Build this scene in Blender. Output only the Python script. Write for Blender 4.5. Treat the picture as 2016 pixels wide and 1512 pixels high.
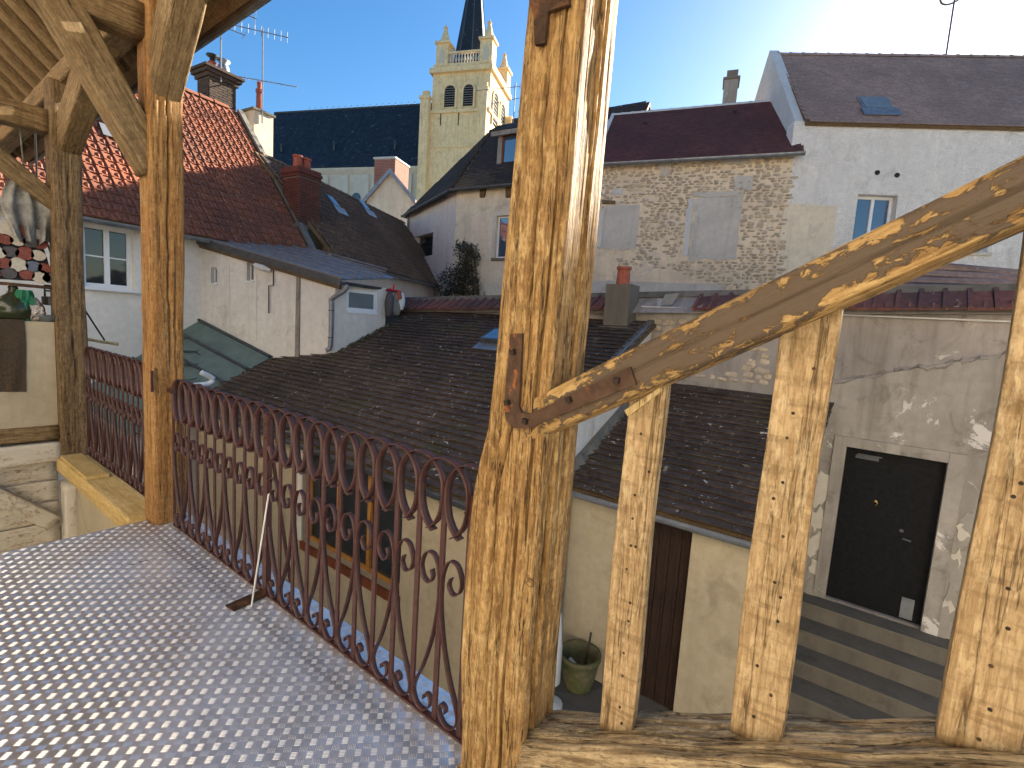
import bpy, math, random
import numpy as np
from mathutils import Matrix, Vector

# ------------------------------------------------------------------ camera, sky, sun, exposure
scene = bpy.context.scene
for o in list(bpy.data.objects):
    bpy.data.objects.remove(o)
FPX, PITCH, ROLL, AZ = 980.0, 0.11265256, 0.06479206, 0.64986532
CAM = np.array([0.0, 0.0, 1.5])
_F = np.array([-math.sin(AZ)*math.cos(PITCH), math.cos(AZ)*math.cos(PITCH), -math.sin(PITCH)])
_R0 = np.array([math.cos(AZ), math.sin(AZ), 0.0])
_U0 = np.cross(_R0, _F)
_R = math.cos(ROLL)*_R0 + math.sin(ROLL)*_U0
_U = -math.sin(ROLL)*_R0 + math.cos(ROLL)*_U0
cam_d = bpy.data.cameras.new('camera')
cam = bpy.data.objects.new('camera', cam_d)
scene.collection.objects.link(cam)
cam_d.sensor_width = 36.0
cam_d.lens = FPX/2016.0*36.0
cam_d.clip_start = 0.02
cam_d.clip_end = 5000.0
cam.matrix_world = Matrix(((_R[0], _U[0], -_F[0], CAM[0]), (_R[1], _U[1], -_F[1], CAM[1]),
                           (_R[2], _U[2], -_F[2], CAM[2]), (0, 0, 0, 1)))
scene.camera = cam
scene.render.resolution_x, scene.render.resolution_y = 1024, 768

SUN_EL, SUN_AZ = math.radians(23.3), math.radians(7.5)     # azimuth from +Y towards +X
world = bpy.data.worlds.new('World')
scene.world = world
world.use_nodes = True
wt = world.node_tree
bg = wt.nodes['Background']
sky = wt.nodes.new('ShaderNodeTexSky')
sky.sky_type = 'NISHITA'
sky.sun_disc = False
sky.sun_elevation = SUN_EL
sky.sun_rotation = SUN_AZ
sky.altitude = 100
sky.air_density = 1.0
sky.dust_density = 0.55
sky.ozone_density = 2.0
hs = wt.nodes.new('ShaderNodeHueSaturation')
hs.inputs['Saturation'].default_value = 1.32
wt.links.new(sky.outputs[0], hs.inputs['Color'])
wt.links.new(hs.outputs[0], bg.inputs[0])
bg.inputs[1].default_value = 0.049
sun_d = bpy.data.lights.new('sun', 'SUN')
sun_d.energy = 5.0
sun_d.angle = math.radians(0.53)
sun_d.color = (1.0, 0.90, 0.74)
sun = bpy.data.objects.new('sun', sun_d)
scene.collection.objects.link(sun)
_sd = Vector((math.sin(SUN_AZ)*math.cos(SUN_EL), math.cos(SUN_AZ)*math.cos(SUN_EL), math.sin(SUN_EL)))
sun.rotation_euler = _sd.to_track_quat('Z', 'Y').to_euler()
sun.location = (3, 20, 30)
scene.view_settings.view_transform = 'Standard'
scene.view_settings.look = 'None'
scene.view_settings.gamma = 1.0
scene.view_settings.use_curve_mapping = False
scene.view_settings.exposure = 2.25

# ------------------------------------------------------------------ helpers
random.seed(7)
RNG = np.random.default_rng(7)
COL = scene.collection
WM = {}
V3 = lambda *a: np.array(a, float)
def nrm(v): v = np.asarray(v, float); return v/np.linalg.norm(v)
def ray(x, y): return _F + _R*(x-1008)/FPX - _U*(y-756)/FPX
def proj(p):
    v = np.asarray(p, float)-CAM; d = v@_F
    return 1008+FPX*(v@_R)/d, 756-FPX*(v@_U)/d, d
def on_plane(q, O, n):
    v = ray(*q); return CAM + v*(((np.asarray(O, float)-CAM)@n)/(v@n))
def onY(x, y, Y): v = ray(x, y); return CAM+v*(Y/v[1])
def onX(x, y, X): v = ray(x, y); return CAM+v*(X/v[0])
def onZ(x, y, z): v = ray(x, y); return CAM+v*((z-CAM[2])/v[2])

class Fr:
    """vertical facade: u runs along it, n points to the courtyard, z is up"""
    def __init__(s, ox, oy, dx, dy):
        s.O = V3(ox, oy, 0); s.u = nrm(V3(dx, dy, 0)); s.n = V3(s.u[1], -s.u[0], 0)
        if (CAM-s.O)@s.n < 0: s.n = -s.n
    def P(s, u, z, d=0.0): return s.O+s.u*u+s.n*d+V3(0, 0, z)
    def px(s, x, y, d=0.0):
        w = on_plane((x, y), s.O+s.n*d, s.n); return (w-s.O)@s.u, w[2]
    def roofpx(s, x, y, ze, slope):
        t = math.radians(slope); N = math.cos(t)*V3(0, 0, 1)+math.sin(t)*s.n
        w = on_plane((x, y), s.O+V3(0, 0, ze), N); return (w-s.O)@s.u, -((w-s.O)@s.n)

class MB:
    def __init__(s): s.v = []; s.f = []
    def add(s, v, f):
        b = len(s.v); s.v += [tuple(map(float, p)) for p in v]; s.f += [tuple(b+i for i in q) for q in f]; return s
    def box(s, c, size, R=None):
        c = np.asarray(c, float); h = np.asarray(size, float)/2
        R = np.eye(3) if R is None else np.asarray(R)
        v = [c+R@(h*np.array(k)) for k in ((-1,-1,-1),(1,-1,-1),(1,1,-1),(-1,1,-1),(-1,-1,1),(1,-1,1),(1,1,1),(-1,1,1))]
        return s.add(v, [(3,2,1,0),(4,5,6,7),(0,1,5,4),(1,2,6,5),(2,3,7,6),(3,0,4,7)])
    def bx(s, x0, x1, y0, y1, z0, z1):
        return s.box(((x0+x1)/2, (y0+y1)/2, (z0+z1)/2), (abs(x1-x0), abs(y1-y0), abs(z1-z0)))
    def prism(s, poly, vec):
        n = len(poly); a = [np.asarray(p, float) for p in poly]; b = [p+np.asarray(vec, float) for p in a]
        nn = sum(np.cross(a[i]-a[0], a[(i+1) % n]-a[0]) for i in range(1, n-1)) if n > 2 else V3(0,0,1)
        fl = nn@np.asarray(vec, float) > 0
        f = [tuple(range(n))[::-1], tuple(range(n, 2*n))]+[(i, (i+1) % n, n+(i+1) % n, n+i) for i in range(n)]
        if not fl: f = [q[::-1] for q in f]
        return s.add(a+b, f)
    def tube(s, pts, r, n=8, cap=True):
        pts = [np.asarray(p, float) for p in pts]; m = len(pts)
        rr = r if hasattr(r, '__len__') else [r]*m
        t0 = nrm(pts[1]-pts[0]); ref = V3(0,0,1) if abs(t0[2]) < .9 else V3(1,0,0)
        v = []
        for i in range(m):
            t = nrm(pts[min(i+1, m-1)]-pts[max(i-1, 0)])
            a = nrm(np.cross(t, ref)); b = np.cross(t, a); ref = -nrm(np.cross(t, a)) if False else ref
            for k in range(n):
                th = 2*math.pi*k/n; v.append(pts[i]+(a*math.cos(th)+b*math.sin(th))*rr[i])
        f = []
        for i in range(m-1):
            for k in range(n): f.append((i*n+k, i*n+(k+1) % n, (i+1)*n+(k+1) % n, (i+1)*n+k))
        if cap: f += [tuple(range(n))[::-1], tuple((m-1)*n+k for k in range(n))]
        return s.add(v, f)
    def lathe(s, prof, c, n=20, axis=None):
        c = np.asarray(c, float); Z = V3(0,0,1) if axis is None else nrm(axis)
        X = nrm(np.cross(Z, V3(0.3,1,0.1))); Y = np.cross(Z, X); v = []
        for r, z in prof:
            for k in range(n):
                t = 2*math.pi*k/n; v.append(c+Z*z+(X*math.cos(t)+Y*math.sin(t))*max(r, 1e-4))
        f = [(i*n+k, i*n+(k+1) % n, (i+1)*n+(k+1) % n, (i+1)*n+k) for i in range(len(prof)-1) for k in range(n)]
        f += [tuple(range(n))[::-1], tuple((len(prof)-1)*n+k for k in range(n))]
        return s.add(v, f)
    def ribbon(s, path, t, O, A, B, W, w):
        """flat strip: path of (a,b) in the plane O+aA+bB, thickness t in plane, width w along W"""
        p = np.asarray(path, float); d = np.gradient(p, axis=0); d /= np.linalg.norm(d, axis=1)[:, None]+1e-9
        nn = np.stack([-d[:, 1], d[:, 0]], 1)
        v = []; m = len(p)
        for i in range(m):
            for sg, wg in ((1,-.5),(1,.5),(-1,.5),(-1,-.5)):
                q = p[i]+nn[i]*sg*t/2; v.append(O+A*q[0]+B*q[1]+W*w*wg)
        f = []
        for i in range(m-1):
            for k in range(4): f.append((i*4+k, i*4+(k+1) % 4, (i+1)*4+(k+1) % 4, (i+1)*4+k))
        f += [(3,2,1,0), tuple((m-1)*4+k for k in range(4))]
        return s.add(v, f)
    def gutter(s, p0, p1, r=.06, t=.008, down=0.0):
        p0 = np.asarray(p0, float); p1 = np.asarray(p1, float); d = nrm(p1-p0); a = nrm(np.cross(d, V3(0,0,1)))
        k = [math.pi+math.pi*i/8 for i in range(9)]
        prof = [(math.cos(x)*r, math.sin(x)*r) for x in k]+[(math.cos(x)*(r-t), math.sin(x)*(r-t)) for x in reversed(k)]
        v = [p+a*x+V3(0,0,1)*z for p in (p0, p1) for x, z in prof]; n = len(prof)
        f = [(i, (i+1) % n, n+(i+1) % n, n+i) for i in range(n)]+[tuple(range(n))[::-1], tuple(range(n, 2*n))]
        return s.add(v, f)

def mesh(name, v, f, mat, smooth=False):
    me = bpy.data.meshes.new(name); me.from_pydata([tuple(p) for p in v], [], f)
    if mat: me.materials.append(mat)
    if smooth: me.shade_smooth()
    return me
def place(o, parent, M):
    WM[o.name] = M
    if parent is not None:
        o.parent = parent; o.matrix_basis = WM[parent.name].inverted() @ M
    else: o.matrix_basis = M
def link(name, me, parent, M):
    o = bpy.data.objects.new(name, me); COL.objects.link(o); place(o, parent, M); return o
def tag(o, label=None, cat=None, group=None, kind=None):
    for k, v in (('label', label), ('category', cat), ('group', group), ('kind', kind)):
        if v: o[k] = v
    return o
def obj(name, mb, mat, parent=None, smooth=False, **kw):
    v = np.array(mb.v); b = (v.min(0)+v.max(0))/2; b[2] = v[:, 2].min()
    me = mesh(name, v-b, mb.f, mat, smooth)
    o = link(name, me, parent, Matrix.Translation(b)); tag(o, **kw); return o
def thing(name, loc, label, cat, group=None):
    o = bpy.data.objects.new(name, None); COL.objects.link(o); o.empty_display_size = .1
    place(o, None, Matrix.Translation(Vector([float(x) for x in loc]))); tag(o, label, cat, group); return o
def mat4(X, Y, Z, T):
    return Matrix(((X[0], Y[0], Z[0], T[0]), (X[1], Y[1], Z[1], T[1]), (X[2], Y[2], Z[2], T[2]), (0, 0, 0, 1)))

def _h(ix, iy, s):
    n = (ix*374761393+iy*668265263+s*1442695041) & 0x7fffffff
    n = ((n ^ (n >> 13))*1274126177) & 0x7fffffff
    return ((n ^ (n >> 16)) & 0xffff)/65535.0
def vnoise(x, y, s=0):
    x = np.asarray(x, float); y = np.asarray(y, float)
    ix = np.floor(x).astype(np.int64); iy = np.floor(y).astype(np.int64); fx = x-ix; fy = y-iy
    fx = fx*fx*(3-2*fx); fy = fy*fy*(3-2*fy)
    return (_h(ix, iy, s)*(1-fx)+_h(ix+1, iy, s)*fx)*(1-fy)+(_h(ix, iy+1, s)*(1-fx)+_h(ix+1, iy+1, s)*fx)*fy
def fbm(x, y, s=0, o=4):
    r = 0; a = .5
    for i in range(o): r = r+a*vnoise(x*2**i, y*2**i, s+i*17); a *= .5
    return r

def timber(name, parent, A, B, X, prof, mat, nper=40, seg=.03, amp=.004, cracks=(), seed=0, p=9, freq=14, zf=2.0, **kw):
    """hewn timber from A to B. prof(t)->x0,x1,y0,y1 in metres about the axis; cracks: (s 0..4, t0, t1, width m, depth m, wander m)"""
    A = np.asarray(A, float); B = np.asarray(B, float); L = np.linalg.norm(B-A); Z = (B-A)/L
    X = nrm(np.asarray(X, float)-Z*(np.asarray(X, float)@Z)); Y = np.cross(Z, X)
    m = max(6, int(L/seg)); nper = nper//4*4; q = nper//4
    s = np.arange(nper)/q
    side = np.floor(s).astype(int); r = (s-side)*2-1
    a = np.choose(side, [r, np.ones(nper), -r, -np.ones(nper)]); b = np.choose(side, [-np.ones(nper), r, np.ones(nper), -r])
    mn = np.minimum(abs(a), abs(b)); k = 1/(1+mn**p)**(1/p); a = a*k; b = b*k
    t = np.linspace(0, 1, m+1)
    T, S = np.meshgrid(t, s, indexing='ij'); Aa = np.broadcast_to(a, T.shape); Bb = np.broadcast_to(b, T.shape)
    x0, x1, y0, y1 = [np.broadcast_to(np.asarray(e, float), t.shape)[:, None] for e in prof(t)]
    z = T*L
    hw = (x1-x0)/2; hd = (y1-y0)/2; avg = float((hw.mean()+hd.mean())/2)
    arc = S*2*avg
    dd = amp*2*(fbm(arc*freq+seed, z*zf, seed)-.47)+amp*1.2*(fbm(arc*freq*4, z*zf*1.5, seed+5)-.47)
    for c in cracks:
        s0, t0, t1, w, dep, wan = c
        ctr = s0*2*avg+wan*(fbm(z*2.2, z*0+s0*9, seed+3)-.47)*2
        win = np.clip(np.minimum((T-t0)/.05, (t1-T)/.05), 0, 1)*(.6+.8*vnoise(z*5, z*0+s0*3, seed+9))
        dd = dd-dep*np.clip(win, 0, 1)*np.exp(-(np.abs(arc-ctr)/(w*(.35+.65*win)))**3)
    ln = np.sqrt(Aa**2+Bb**2)
    px = (x0+x1)/2+Aa*hw+Aa/ln*dd; py = (y0+y1)/2+Bb*hd+Bb/ln*dd
    v = np.stack([px.ravel(), py.ravel(), z.ravel()], 1)
    f = [(i*nper+j, i*nper+(j+1) % nper, (i+1)*nper+(j+1) % nper, (i+1)*nper+j) for i in range(m) for j in range(nper)]
    f += [tuple(range(nper))[::-1], tuple(m*nper+j for j in range(nper))]
    o = link(name, mesh(name, v, f, mat, True), parent, mat4(X, Y, Z, A)); tag(o, **kw); return o
def const(w, d): return lambda t: (-w/2, w/2, -d/2, d/2)

def pieces(parent, name, items, tmpl, mat, stuff_name, near=300, minpx=0, smooth=False, extra=None):
    """items: list of (T, X, Y, Z) placements of the template mesh (verts, faces). The largest in view are objects, the rest one mesh."""
    tv, tf = np.array(tmpl[0], float), tmpl[1]; me = mesh(name, tv, tf, mat, smooth)
    sc = []
    for i, (T, X, Y, Z) in enumerate(items):
        x, y, d = proj(T); inside = d > .1 and -60 < x < 2076 and -60 < y < 1572
        size = FPX*np.linalg.norm(X)*(tv[:, 0].max()-tv[:, 0].min())/max(d, .1)
        sc.append((size if inside else -1/max(abs(d), .1), i))
    sc.sort(reverse=True); rest = []
    for k, (sz, i) in enumerate(sc):
        T, X, Y, Z = items[i]
        if k < near and sz > minpx: link(name, me, parent, mat4(X, Y, Z, T))
        else: rest.append(i)
    if rest:
        v = np.concatenate([items[i][0]+tv[:, :1]*items[i][1]+tv[:, 1:2]*items[i][2]+tv[:, 2:]*items[i][3] for i in rest])
        n = len(tv); f = [tuple(k*n+j for j in q) for k in range(len(rest)) for q in tf]
        b = v.mean(0); o = link(stuff_name, mesh(stuff_name, v-b, f, mat, smooth), parent, Matrix.Translation(b)); o['kind'] = 'stuff'

def wall(name, fr, u0, u1, z0, z1, th, mat, parent=None, holes=(), top=None, **kw):
    """slab with real openings"""
    us = sorted({u0, u1}|{x for h in holes for x in h[:2] if u0 < x < u1}); zs = sorted({z0, z1}|{x for h in holes for x in h[2:4] if z0 < x < z1})
    inh = lambda u, z: any(h[0] < u < h[1] and h[2] < z < h[3] for h in holes)
    mb = MB(); nu, nz = len(us)-1, len(zs)-1
    g = [[not inh((us[i]+us[i+1])/2, (zs[j]+zs[j+1])/2) for j in range(nz)] for i in range(nu)]
    ok = lambda i, j: 0 <= i < nu and 0 <= j < nz and g[i][j]
    for i in range(nu):
        for j in range(nz):
            if not g[i][j]: continue
            a, b, c, d = us[i], us[i+1], zs[j], zs[j+1]
            tp = (lambda u, zz: top(u) if zz == z1 else min(zz, top(u))) if top else (lambda u, zz: zz)
            if top and min(c, top(a)) >= top(a)-1e-6 and min(c, top(b)) >= top(b)-1e-6: continue
            q = [fr.P(a, tp(a, c)), fr.P(b, tp(b, c)), fr.P(b, tp(b, d)), fr.P(a, tp(a, d))]; r = [p-fr.n*th for p in q]
            f = [(0,1,2,3), (7,6,5,4)]
            if not ok(i, j-1): f.append((4,5,1,0))
            if not ok(i+1, j): f.append((5,6,2,1))
            if not ok(i, j+1): f.append((6,7,3,2))
            if not ok(i-1, j): f.append((7,4,0,3))
            if np.cross(fr.u, V3(0,0,1))@fr.n < 0: f = [k[::-1] for k in f]
            mb.add(q+r, f)
    return obj(name, mb, mat, parent, **kw)

def window(fr, parent, u0, u1, z0, z1, rec, fmat, gmat, n=2, fw=.06, transoms=(), sill=None, name='window', depth=.06, sillmat=None):
    """frame set back by rec; one pane mesh for each light; optional sill (projection, overhang)"""
    mb = MB(); d0 = -rec
    def bar(a, b, c, d, dp=0.0): mb.prism([fr.P(a, c, d0+dp), fr.P(b, c, d0+dp), fr.P(b, d, d0+dp), fr.P(a, d, d0+dp)], -fr.n*depth)
    bar(u0, u0+fw, z0, z1); bar(u1-fw, u1, z0, z1); bar(u0+fw, u1-fw, z1-fw, z1); bar(u0+fw, u1-fw, z0, z0+fw)
    w = (u1-u0-2*fw)/n
    for i in range(1, n): c = u0+fw+w*i; bar(c-fw*.55, c+fw*.55, z0+fw, z1-fw, .012)
    o = obj(name, mb, fmat, parent)
    for i in range(n):
        a = u0+fw+w*i+(fw*.55 if i else 0); b = u0+fw+w*(i+1)-(fw*.55 if i < n-1 else 0)
        zz = [z0+fw]+list(transoms)+[z1-fw]
        for t in transoms:
            obj('glazing_bar', MB().prism([fr.P(a, t-.012, d0-.006), fr.P(b, t-.012, d0-.006), fr.P(b, t+.012, d0-.006), fr.P(a, t+.012, d0-.006)], -fr.n*.035), fmat, o)
        for j in range(len(zz)-1):
            e0 = zz[j]+(.012 if j else 0); e1 = zz[j+1]-(.012 if j < len(zz)-2 else 0)
            obj('pane', MB().prism([fr.P(a, e0, d0-.025), fr.P(b, e0, d0-.025), fr.P(b, e1, d0-.025), fr.P(a, e1, d0-.025)], -fr.n*.01), gmat, o)
    if sill:
        pr, ov, th = sill
        obj('sill', MB().prism([fr.P(u0-ov, z0-th, -rec), fr.P(u1+ov, z0-th, -rec), fr.P(u1+ov, z0-.002, -rec), fr.P(u0-ov, z0-.002, -rec)], fr.n*(rec+pr)), sillmat or fmat, o)
    return o
# ------------------------------------------------------------------ materials
WARM = (1.0, 1.0, 1.0)
def wm(c): return tuple(min(.95, x*k) for x, k in zip(c, WARM))
class NT:
    def __init__(s, name):
        s.m = bpy.data.materials.new(name); s.m.use_nodes = True; s.t = s.m.node_tree
        s.b = s.t.nodes['Principled BSDF']; s.tc = s.t.nodes.new('ShaderNodeTexCoord').outputs['Object']
    def n(s, typ, **kw):
        x = s.t.nodes.new(typ)
        for k, v in kw.items(): setattr(x, k, v)
        return x
    def set(s, sock, v):
        if isinstance(v, bpy.types.NodeSocket): s.t.links.new(v, sock)
        elif v is not None: sock.default_value = v
    def mp(s, sc, vec=None, loc=(0,0,0)):
        x = s.n('ShaderNodeMapping'); s.set(x.inputs['Vector'], vec or s.tc); x.inputs['Scale'].default_value = sc if hasattr(sc, '__len__') else (sc,)*3
        x.inputs['Location'].default_value = loc; return x.outputs[0]
    def noise(s, scale, vec=None, detail=5, rough=.6, dist=0.0):
        x = s.n('ShaderNodeTexNoise'); s.set(x.inputs['Vector'], vec or s.tc)
        for k, v in (('Scale', scale), ('Detail', detail), ('Roughness', rough), ('Distortion', dist)): x.inputs[k].default_value = v
        return x.outputs['Fac']
    def vor(s, scale, vec=None, feat='F1', out='Distance', rnd=1.0):
        x = s.n('ShaderNodeTexVoronoi', feature=feat); s.set(x.inputs['Vector'], vec or s.tc); x.inputs['Scale'].default_value = scale
        x.inputs['Randomness'].default_value = rnd; return x.outputs[out]
    def ramp(s, fac, stops):
        x = s.n('ShaderNodeValToRGB'); s.set(x.inputs[0], fac); e = x.color_ramp.elements
        while len(e) < len(stops): e.new(.5)
        for i, (p, c) in enumerate(stops):
            e[i].position = p; e[i].color = (c, c, c, 1) if not hasattr(c, '__len__') else (*wm(c), 1)
        return x.outputs[0]
    def mix(s, fac, a, b, mode='MIX'):
        x = s.n('ShaderNodeMix', data_type='RGBA', blend_type=mode); x.clamp_factor = True
        s.set(x.inputs[0], fac)
        for i, v in ((6, a), (7, b)):
            s.set(x.inputs[i], (*wm(v), 1) if (hasattr(v, '__len__') and not isinstance(v, bpy.types.NodeSocket)) else v)
        return x.outputs[2]
    def math(s, op, a, b=None, clamp=False):
        x = s.n('ShaderNodeMath', operation=op); x.use_clamp = clamp; s.set(x.inputs[0], a)
        if b is not None: s.set(x.inputs[1], b)
        return x.outputs[0]
    def rnd(s):
        a = s.n('ShaderNodeObjectInfo').outputs['Random']; b = s.n('ShaderNodeNewGeometry').outputs['Random Per Island']
        return s.math('FRACT', s.math('ADD', s.math('MULTIPLY', a, 3.7), b))
    def bump(s, h, st=.4, dist=.01):
        x = s.n('ShaderNodeBump'); x.inputs['Strength'].default_value = st; x.inputs['Distance'].default_value = dist
        s.set(x.inputs['Height'], h)
        if s.b.inputs['Normal'].is_linked: s.t.links.new(s.b.inputs['Normal'].links[0].from_socket, x.inputs['Normal'])
        s.t.links.new(x.outputs[0], s.b.inputs['Normal'])
    def fin(s, col=None, rough=None, metal=None, spec=None):
        if col is not None: s.set(s.b.inputs['Base Color'], (*wm(col), 1) if (hasattr(col, '__len__') and not isinstance(col, bpy.types.NodeSocket)) else col)
        s.set(s.b.inputs['Roughness'], rough); s.set(s.b.inputs['Metallic'], metal); s.set(s.b.inputs['Specular IOR Level'], spec)
        return s.m

def wood(name, dark, mid, light, paint=None, pt=(.5, .56), grain=1.0, blotch=None, pale=None, palet=(.6, .68), crack=.7, edge=0.0, saw=.22):
    m = NT(name)
    g = m.noise(1, m.mp((52*grain, 52*grain, 2.6)), 9, .7, .25)
    fine = m.noise(1, m.mp((170*grain, 170*grain, 9)), 4, .7)
    mot = m.noise(1, m.mp((55, 55, 16)), 5, .7, .6)
    big = m.noise(1, m.mp((4.5, 4.5, 1.8)), 5, .6, .2)
    c = m.ramp(g, [(.30, dark), (.46, mid), (.68, light)])
    c = m.mix(m.ramp(big, [(.42, 0.0), (.66, .7)]), c, blotch or tuple(x*.6 for x in mid))
    c = m.mix(m.ramp(mot, [(.48, 0.0), (.62, .65)]), c, light)
    c = m.mix(m.ramp(fine, [(.33, .5), (.52, 0.0)]), c, dark)
    spk = m.noise(1, m.mp((115, 115, 48), None, (4, 2, 9)), 3, .6, .3)
    c = m.mix(m.ramp(spk, [(.36, .6), (.46, 0.0)]), c, tuple((x+y)/2 for x, y in zip(dark, mid)))
    hz_ = m.noise(1, m.mp((6, 6, 40), None, (1, 8, 3)), 3, .6, .5)
    c = m.mix(m.ramp(hz_, [(.50, 0.0), (.68, saw)]), c, dark)
    chk = m.noise(1, m.mp((17, 17, .7)), 5, .6, .2)
    ck = m.math('ABSOLUTE', m.math('SUBTRACT', chk, .5))
    c = m.mix(m.ramp(ck, [(.002, crack), (.010, 0.0)]), c, tuple(x*.3 for x in dark))
    h = m.math('ADD', m.math('ADD', m.math('MULTIPLY', g, .5), m.math('MULTIPLY', fine, .3)), m.math('ADD', m.math('MULTIPLY', mot, .25), m.math('MULTIPLY', spk, .3)))
    rough = m.ramp(g, [(.3, .9), (.7, .6)])
    if pale:
        pn = m.noise(1, m.mp((62, 62, 17)), 9, .75, .25)
        pb = m.noise(1, m.mp((5, 5, 2.2), None, (3, 1, 7)), 3, .5)
        k = m.ramp(m.math('ADD', m.math('MULTIPLY', pn, .75), m.math('MULTIPLY', pb, .25)), [(palet[0], 0.0), (palet[1], .65)]); c = m.mix(k, c, pale); h = m.math('ADD', h, m.math('MULTIPLY', k, .2))
    if paint:
        sep = m.n('ShaderNodeSeparateXYZ'); m.set(sep.inputs[0], m.tc); ed = m.math('SUBTRACT', m.math('ABSOLUTE', sep.outputs[1]), .026)
        pn = m.math('ADD', m.math('MULTIPLY', m.noise(1, m.mp((48, 48, 26)), 9, .72, .5), .62), m.math('MULTIPLY', m.noise(1, m.mp((8, 8, 3.4), None, (2, 5, 1)), 4), .38))
        if edge: pn = m.math('SUBTRACT', pn, m.math('MULTIPLY', m.math('MAXIMUM', ed, -.012), edge))
        k = m.ramp(pn, [(pt[0], 0.0), (pt[1], 1.0)])
        c = m.mix(k, c, m.mix(fine, paint, tuple(x*.7 for x in paint))); h = m.math('ADD', m.math('MULTIPLY', k, .35), m.math('MULTIPLY', h, .8))
    m.bump(h, .85, .007); m.bump(m.ramp(ck, [(.0, 0.0), (.02, 1.0)]), .45, .005)
    return m.fin(c, rough, spec=.25)

def plaster(name, base, var=.12, bscale=70, bst=.25, stain=None, stk=.35, patch=None, patcht=(.56, .62), bd=.006, rough=.92, dash=False):
    m = NT(name)
    a = m.noise(1.3, None, 6, .6); b = m.noise(9, None, 5, .65)
    c = m.mix(m.ramp(a, [(.3, 0.0), (.7, 1.0)]), tuple(x*(1-var) for x in base), tuple(min(1, x*(1+var*.6)) for x in base))
    c = m.mix(m.ramp(b, [(.4, .35), (.62, 0.0)]), c, tuple(x*.72 for x in base))
    if stain:
        s = m.noise(1, m.mp((5, 5, .5)), 6, .65, .4); k = m.math('MULTIPLY', m.ramp(s, [(.48, 0.0), (.7, 1.0)]), stk)
        c = m.mix(k, c, stain)
        s2 = m.noise(2.2, m.mp((1, 1, 1), None, (3, 7, 1)), 7, .7, .8); c = m.mix(m.math('MULTIPLY', m.ramp(s2, [(.55, 0.0), (.7, 1.0)]), stk), c, tuple(x*.6 for x in stain))
    if patch:
        s3 = m.noise(1.7, m.mp((1, 1, 1), None, (11, 2, 5)), 9, .7, .6); k = m.ramp(s3, [(patcht[0], 0.0), (patcht[1], 1.0)]); c = m.mix(k, c, patch); m.bump(k, .5, .01)
    h = m.noise(bscale, None, 4, .7)
    if dash: h = m.math('ADD', m.math('MULTIPLY', h, .4), m.vor(26, None))
    m.bump(h, bst, bd); m.bump(m.noise(6, None, 4), .35, .02)
    return m.fin(c, rough, spec=.2)

def tile(name, base, alt, dark, lichen=(.55, .55, .5), lt=.66, moss=None, lsc=16, rough=.85):
    m = NT(name)
    P = m.n('ShaderNodeNewGeometry').outputs['Position']; r = m.rnd()
    c = m.mix(r, base, alt)
    c = m.mix(m.ramp(m.noise(.9, P, 6, .65), [(.38, .75), (.64, 0.0)]), c, dark)
    c = m.mix(m.ramp(m.noise(14, P, 6, .7), [(.4, .45), (.62, 0.0)]), c, tuple(x*.55 for x in dark))
    l = m.math('MULTIPLY', m.ramp(m.noise(lsc, P, 3, .6, .5), [(lt, 0.0), (lt+.03, 1.0)]), m.ramp(m.noise(2.5, P, 3), [(.4, .15), (.6, 1.0)]))
    c = m.mix(l, c, lichen)
    if moss: c = m.mix(m.ramp(m.noise(1.4, m.mp((1, 1, 1), P, (5, 1, 2)), 6, .7), [(.55, 0.0), (.72, .6)]), c, moss)
    m.bump(m.noise(60, P, 5, .7), .35, .004)
    return m.fin(c, rough, spec=.25)

def flat(name, col, rough=.6, metal=0.0, var=.25, scale=12, bst=.15, bd=.003, spec=.4, second=None, st=(.5, .7)):
    m = NT(name); n = m.noise(scale, None, 6, .65)
    c = m.mix(m.ramp(n, [(.35, 0.0), (.7, 1.0)]), tuple(x*(1-var) for x in col), tuple(min(1, x*(1+var*.5)) for x in col))
    if second: c = m.mix(m.ramp(m.noise(scale*.45, None, 8, .72, .5), [(st[0], 0.0), (st[1], 1.0)]), c, second)
    m.bump(m.noise(scale*5, None, 4), bst, bd)
    return m.fin(c, m.ramp(n, [(.3, min(1, rough+.1)), (.7, max(.02, rough-.1))]), metal, spec)

W = {}
W['post'] = wood('weathered_oak', (.06, .030, .011), (.265, .142, .045), (.49, .31, .12), blotch=(.125, .058, .017), pale=(.62, .44, .205), palet=(.53, .64), crack=1.0)
W['postdark'] = wood('old_oak', (.04, .024, .012), (.16, .10, .048), (.31, .205, .10), blotch=(.105, .064, .034), crack=.9)
W['postmid'] = wood('amber_oak', (.075, .033, .011), (.28, .137, .042), (.46, .265, .095), blotch=(.23, .085, .02), pale=(.42, .30, .15), palet=(.55, .64), crack=.95)
W['plank'] = wood('sawn_plank', (.13, .075, .03), (.34, .222, .104), (.54, .39, .21), blotch=(.19, .118, .052), pale=(.58, .44, .255), palet=(.53, .62), crack=.75, saw=.5)
W['rail'] = wood('flaking_handrail', (.12, .064, .022), (.34, .20, .068), (.50, .335, .14), paint=(.118, .082, .054), pt=(.452, .478), edge=2.4)
W['sill'] = wood('grey_sill', (.035, .024, .013), (.25, .17, .085), (.56, .43, .25), blotch=(.17, .11, .05), crack=.95)
W['beam'] = wood('roof_oak', (.06, .036, .016), (.21, .134, .06), (.36, .245, .122), pale=(.42, .31, .17), palet=(.55, .64), crack=.9)
W['board'] = wood('roof_board', (.05, .032, .016), (.14, .09, .046), (.24, .16, .085))
W['whitewood'] = wood('whitewashed_timber', (.28, .18, .10), (.52, .40, .27), (.68, .56, .42), paint=(.70, .63, .51), pt=(.42, .47))
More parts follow.
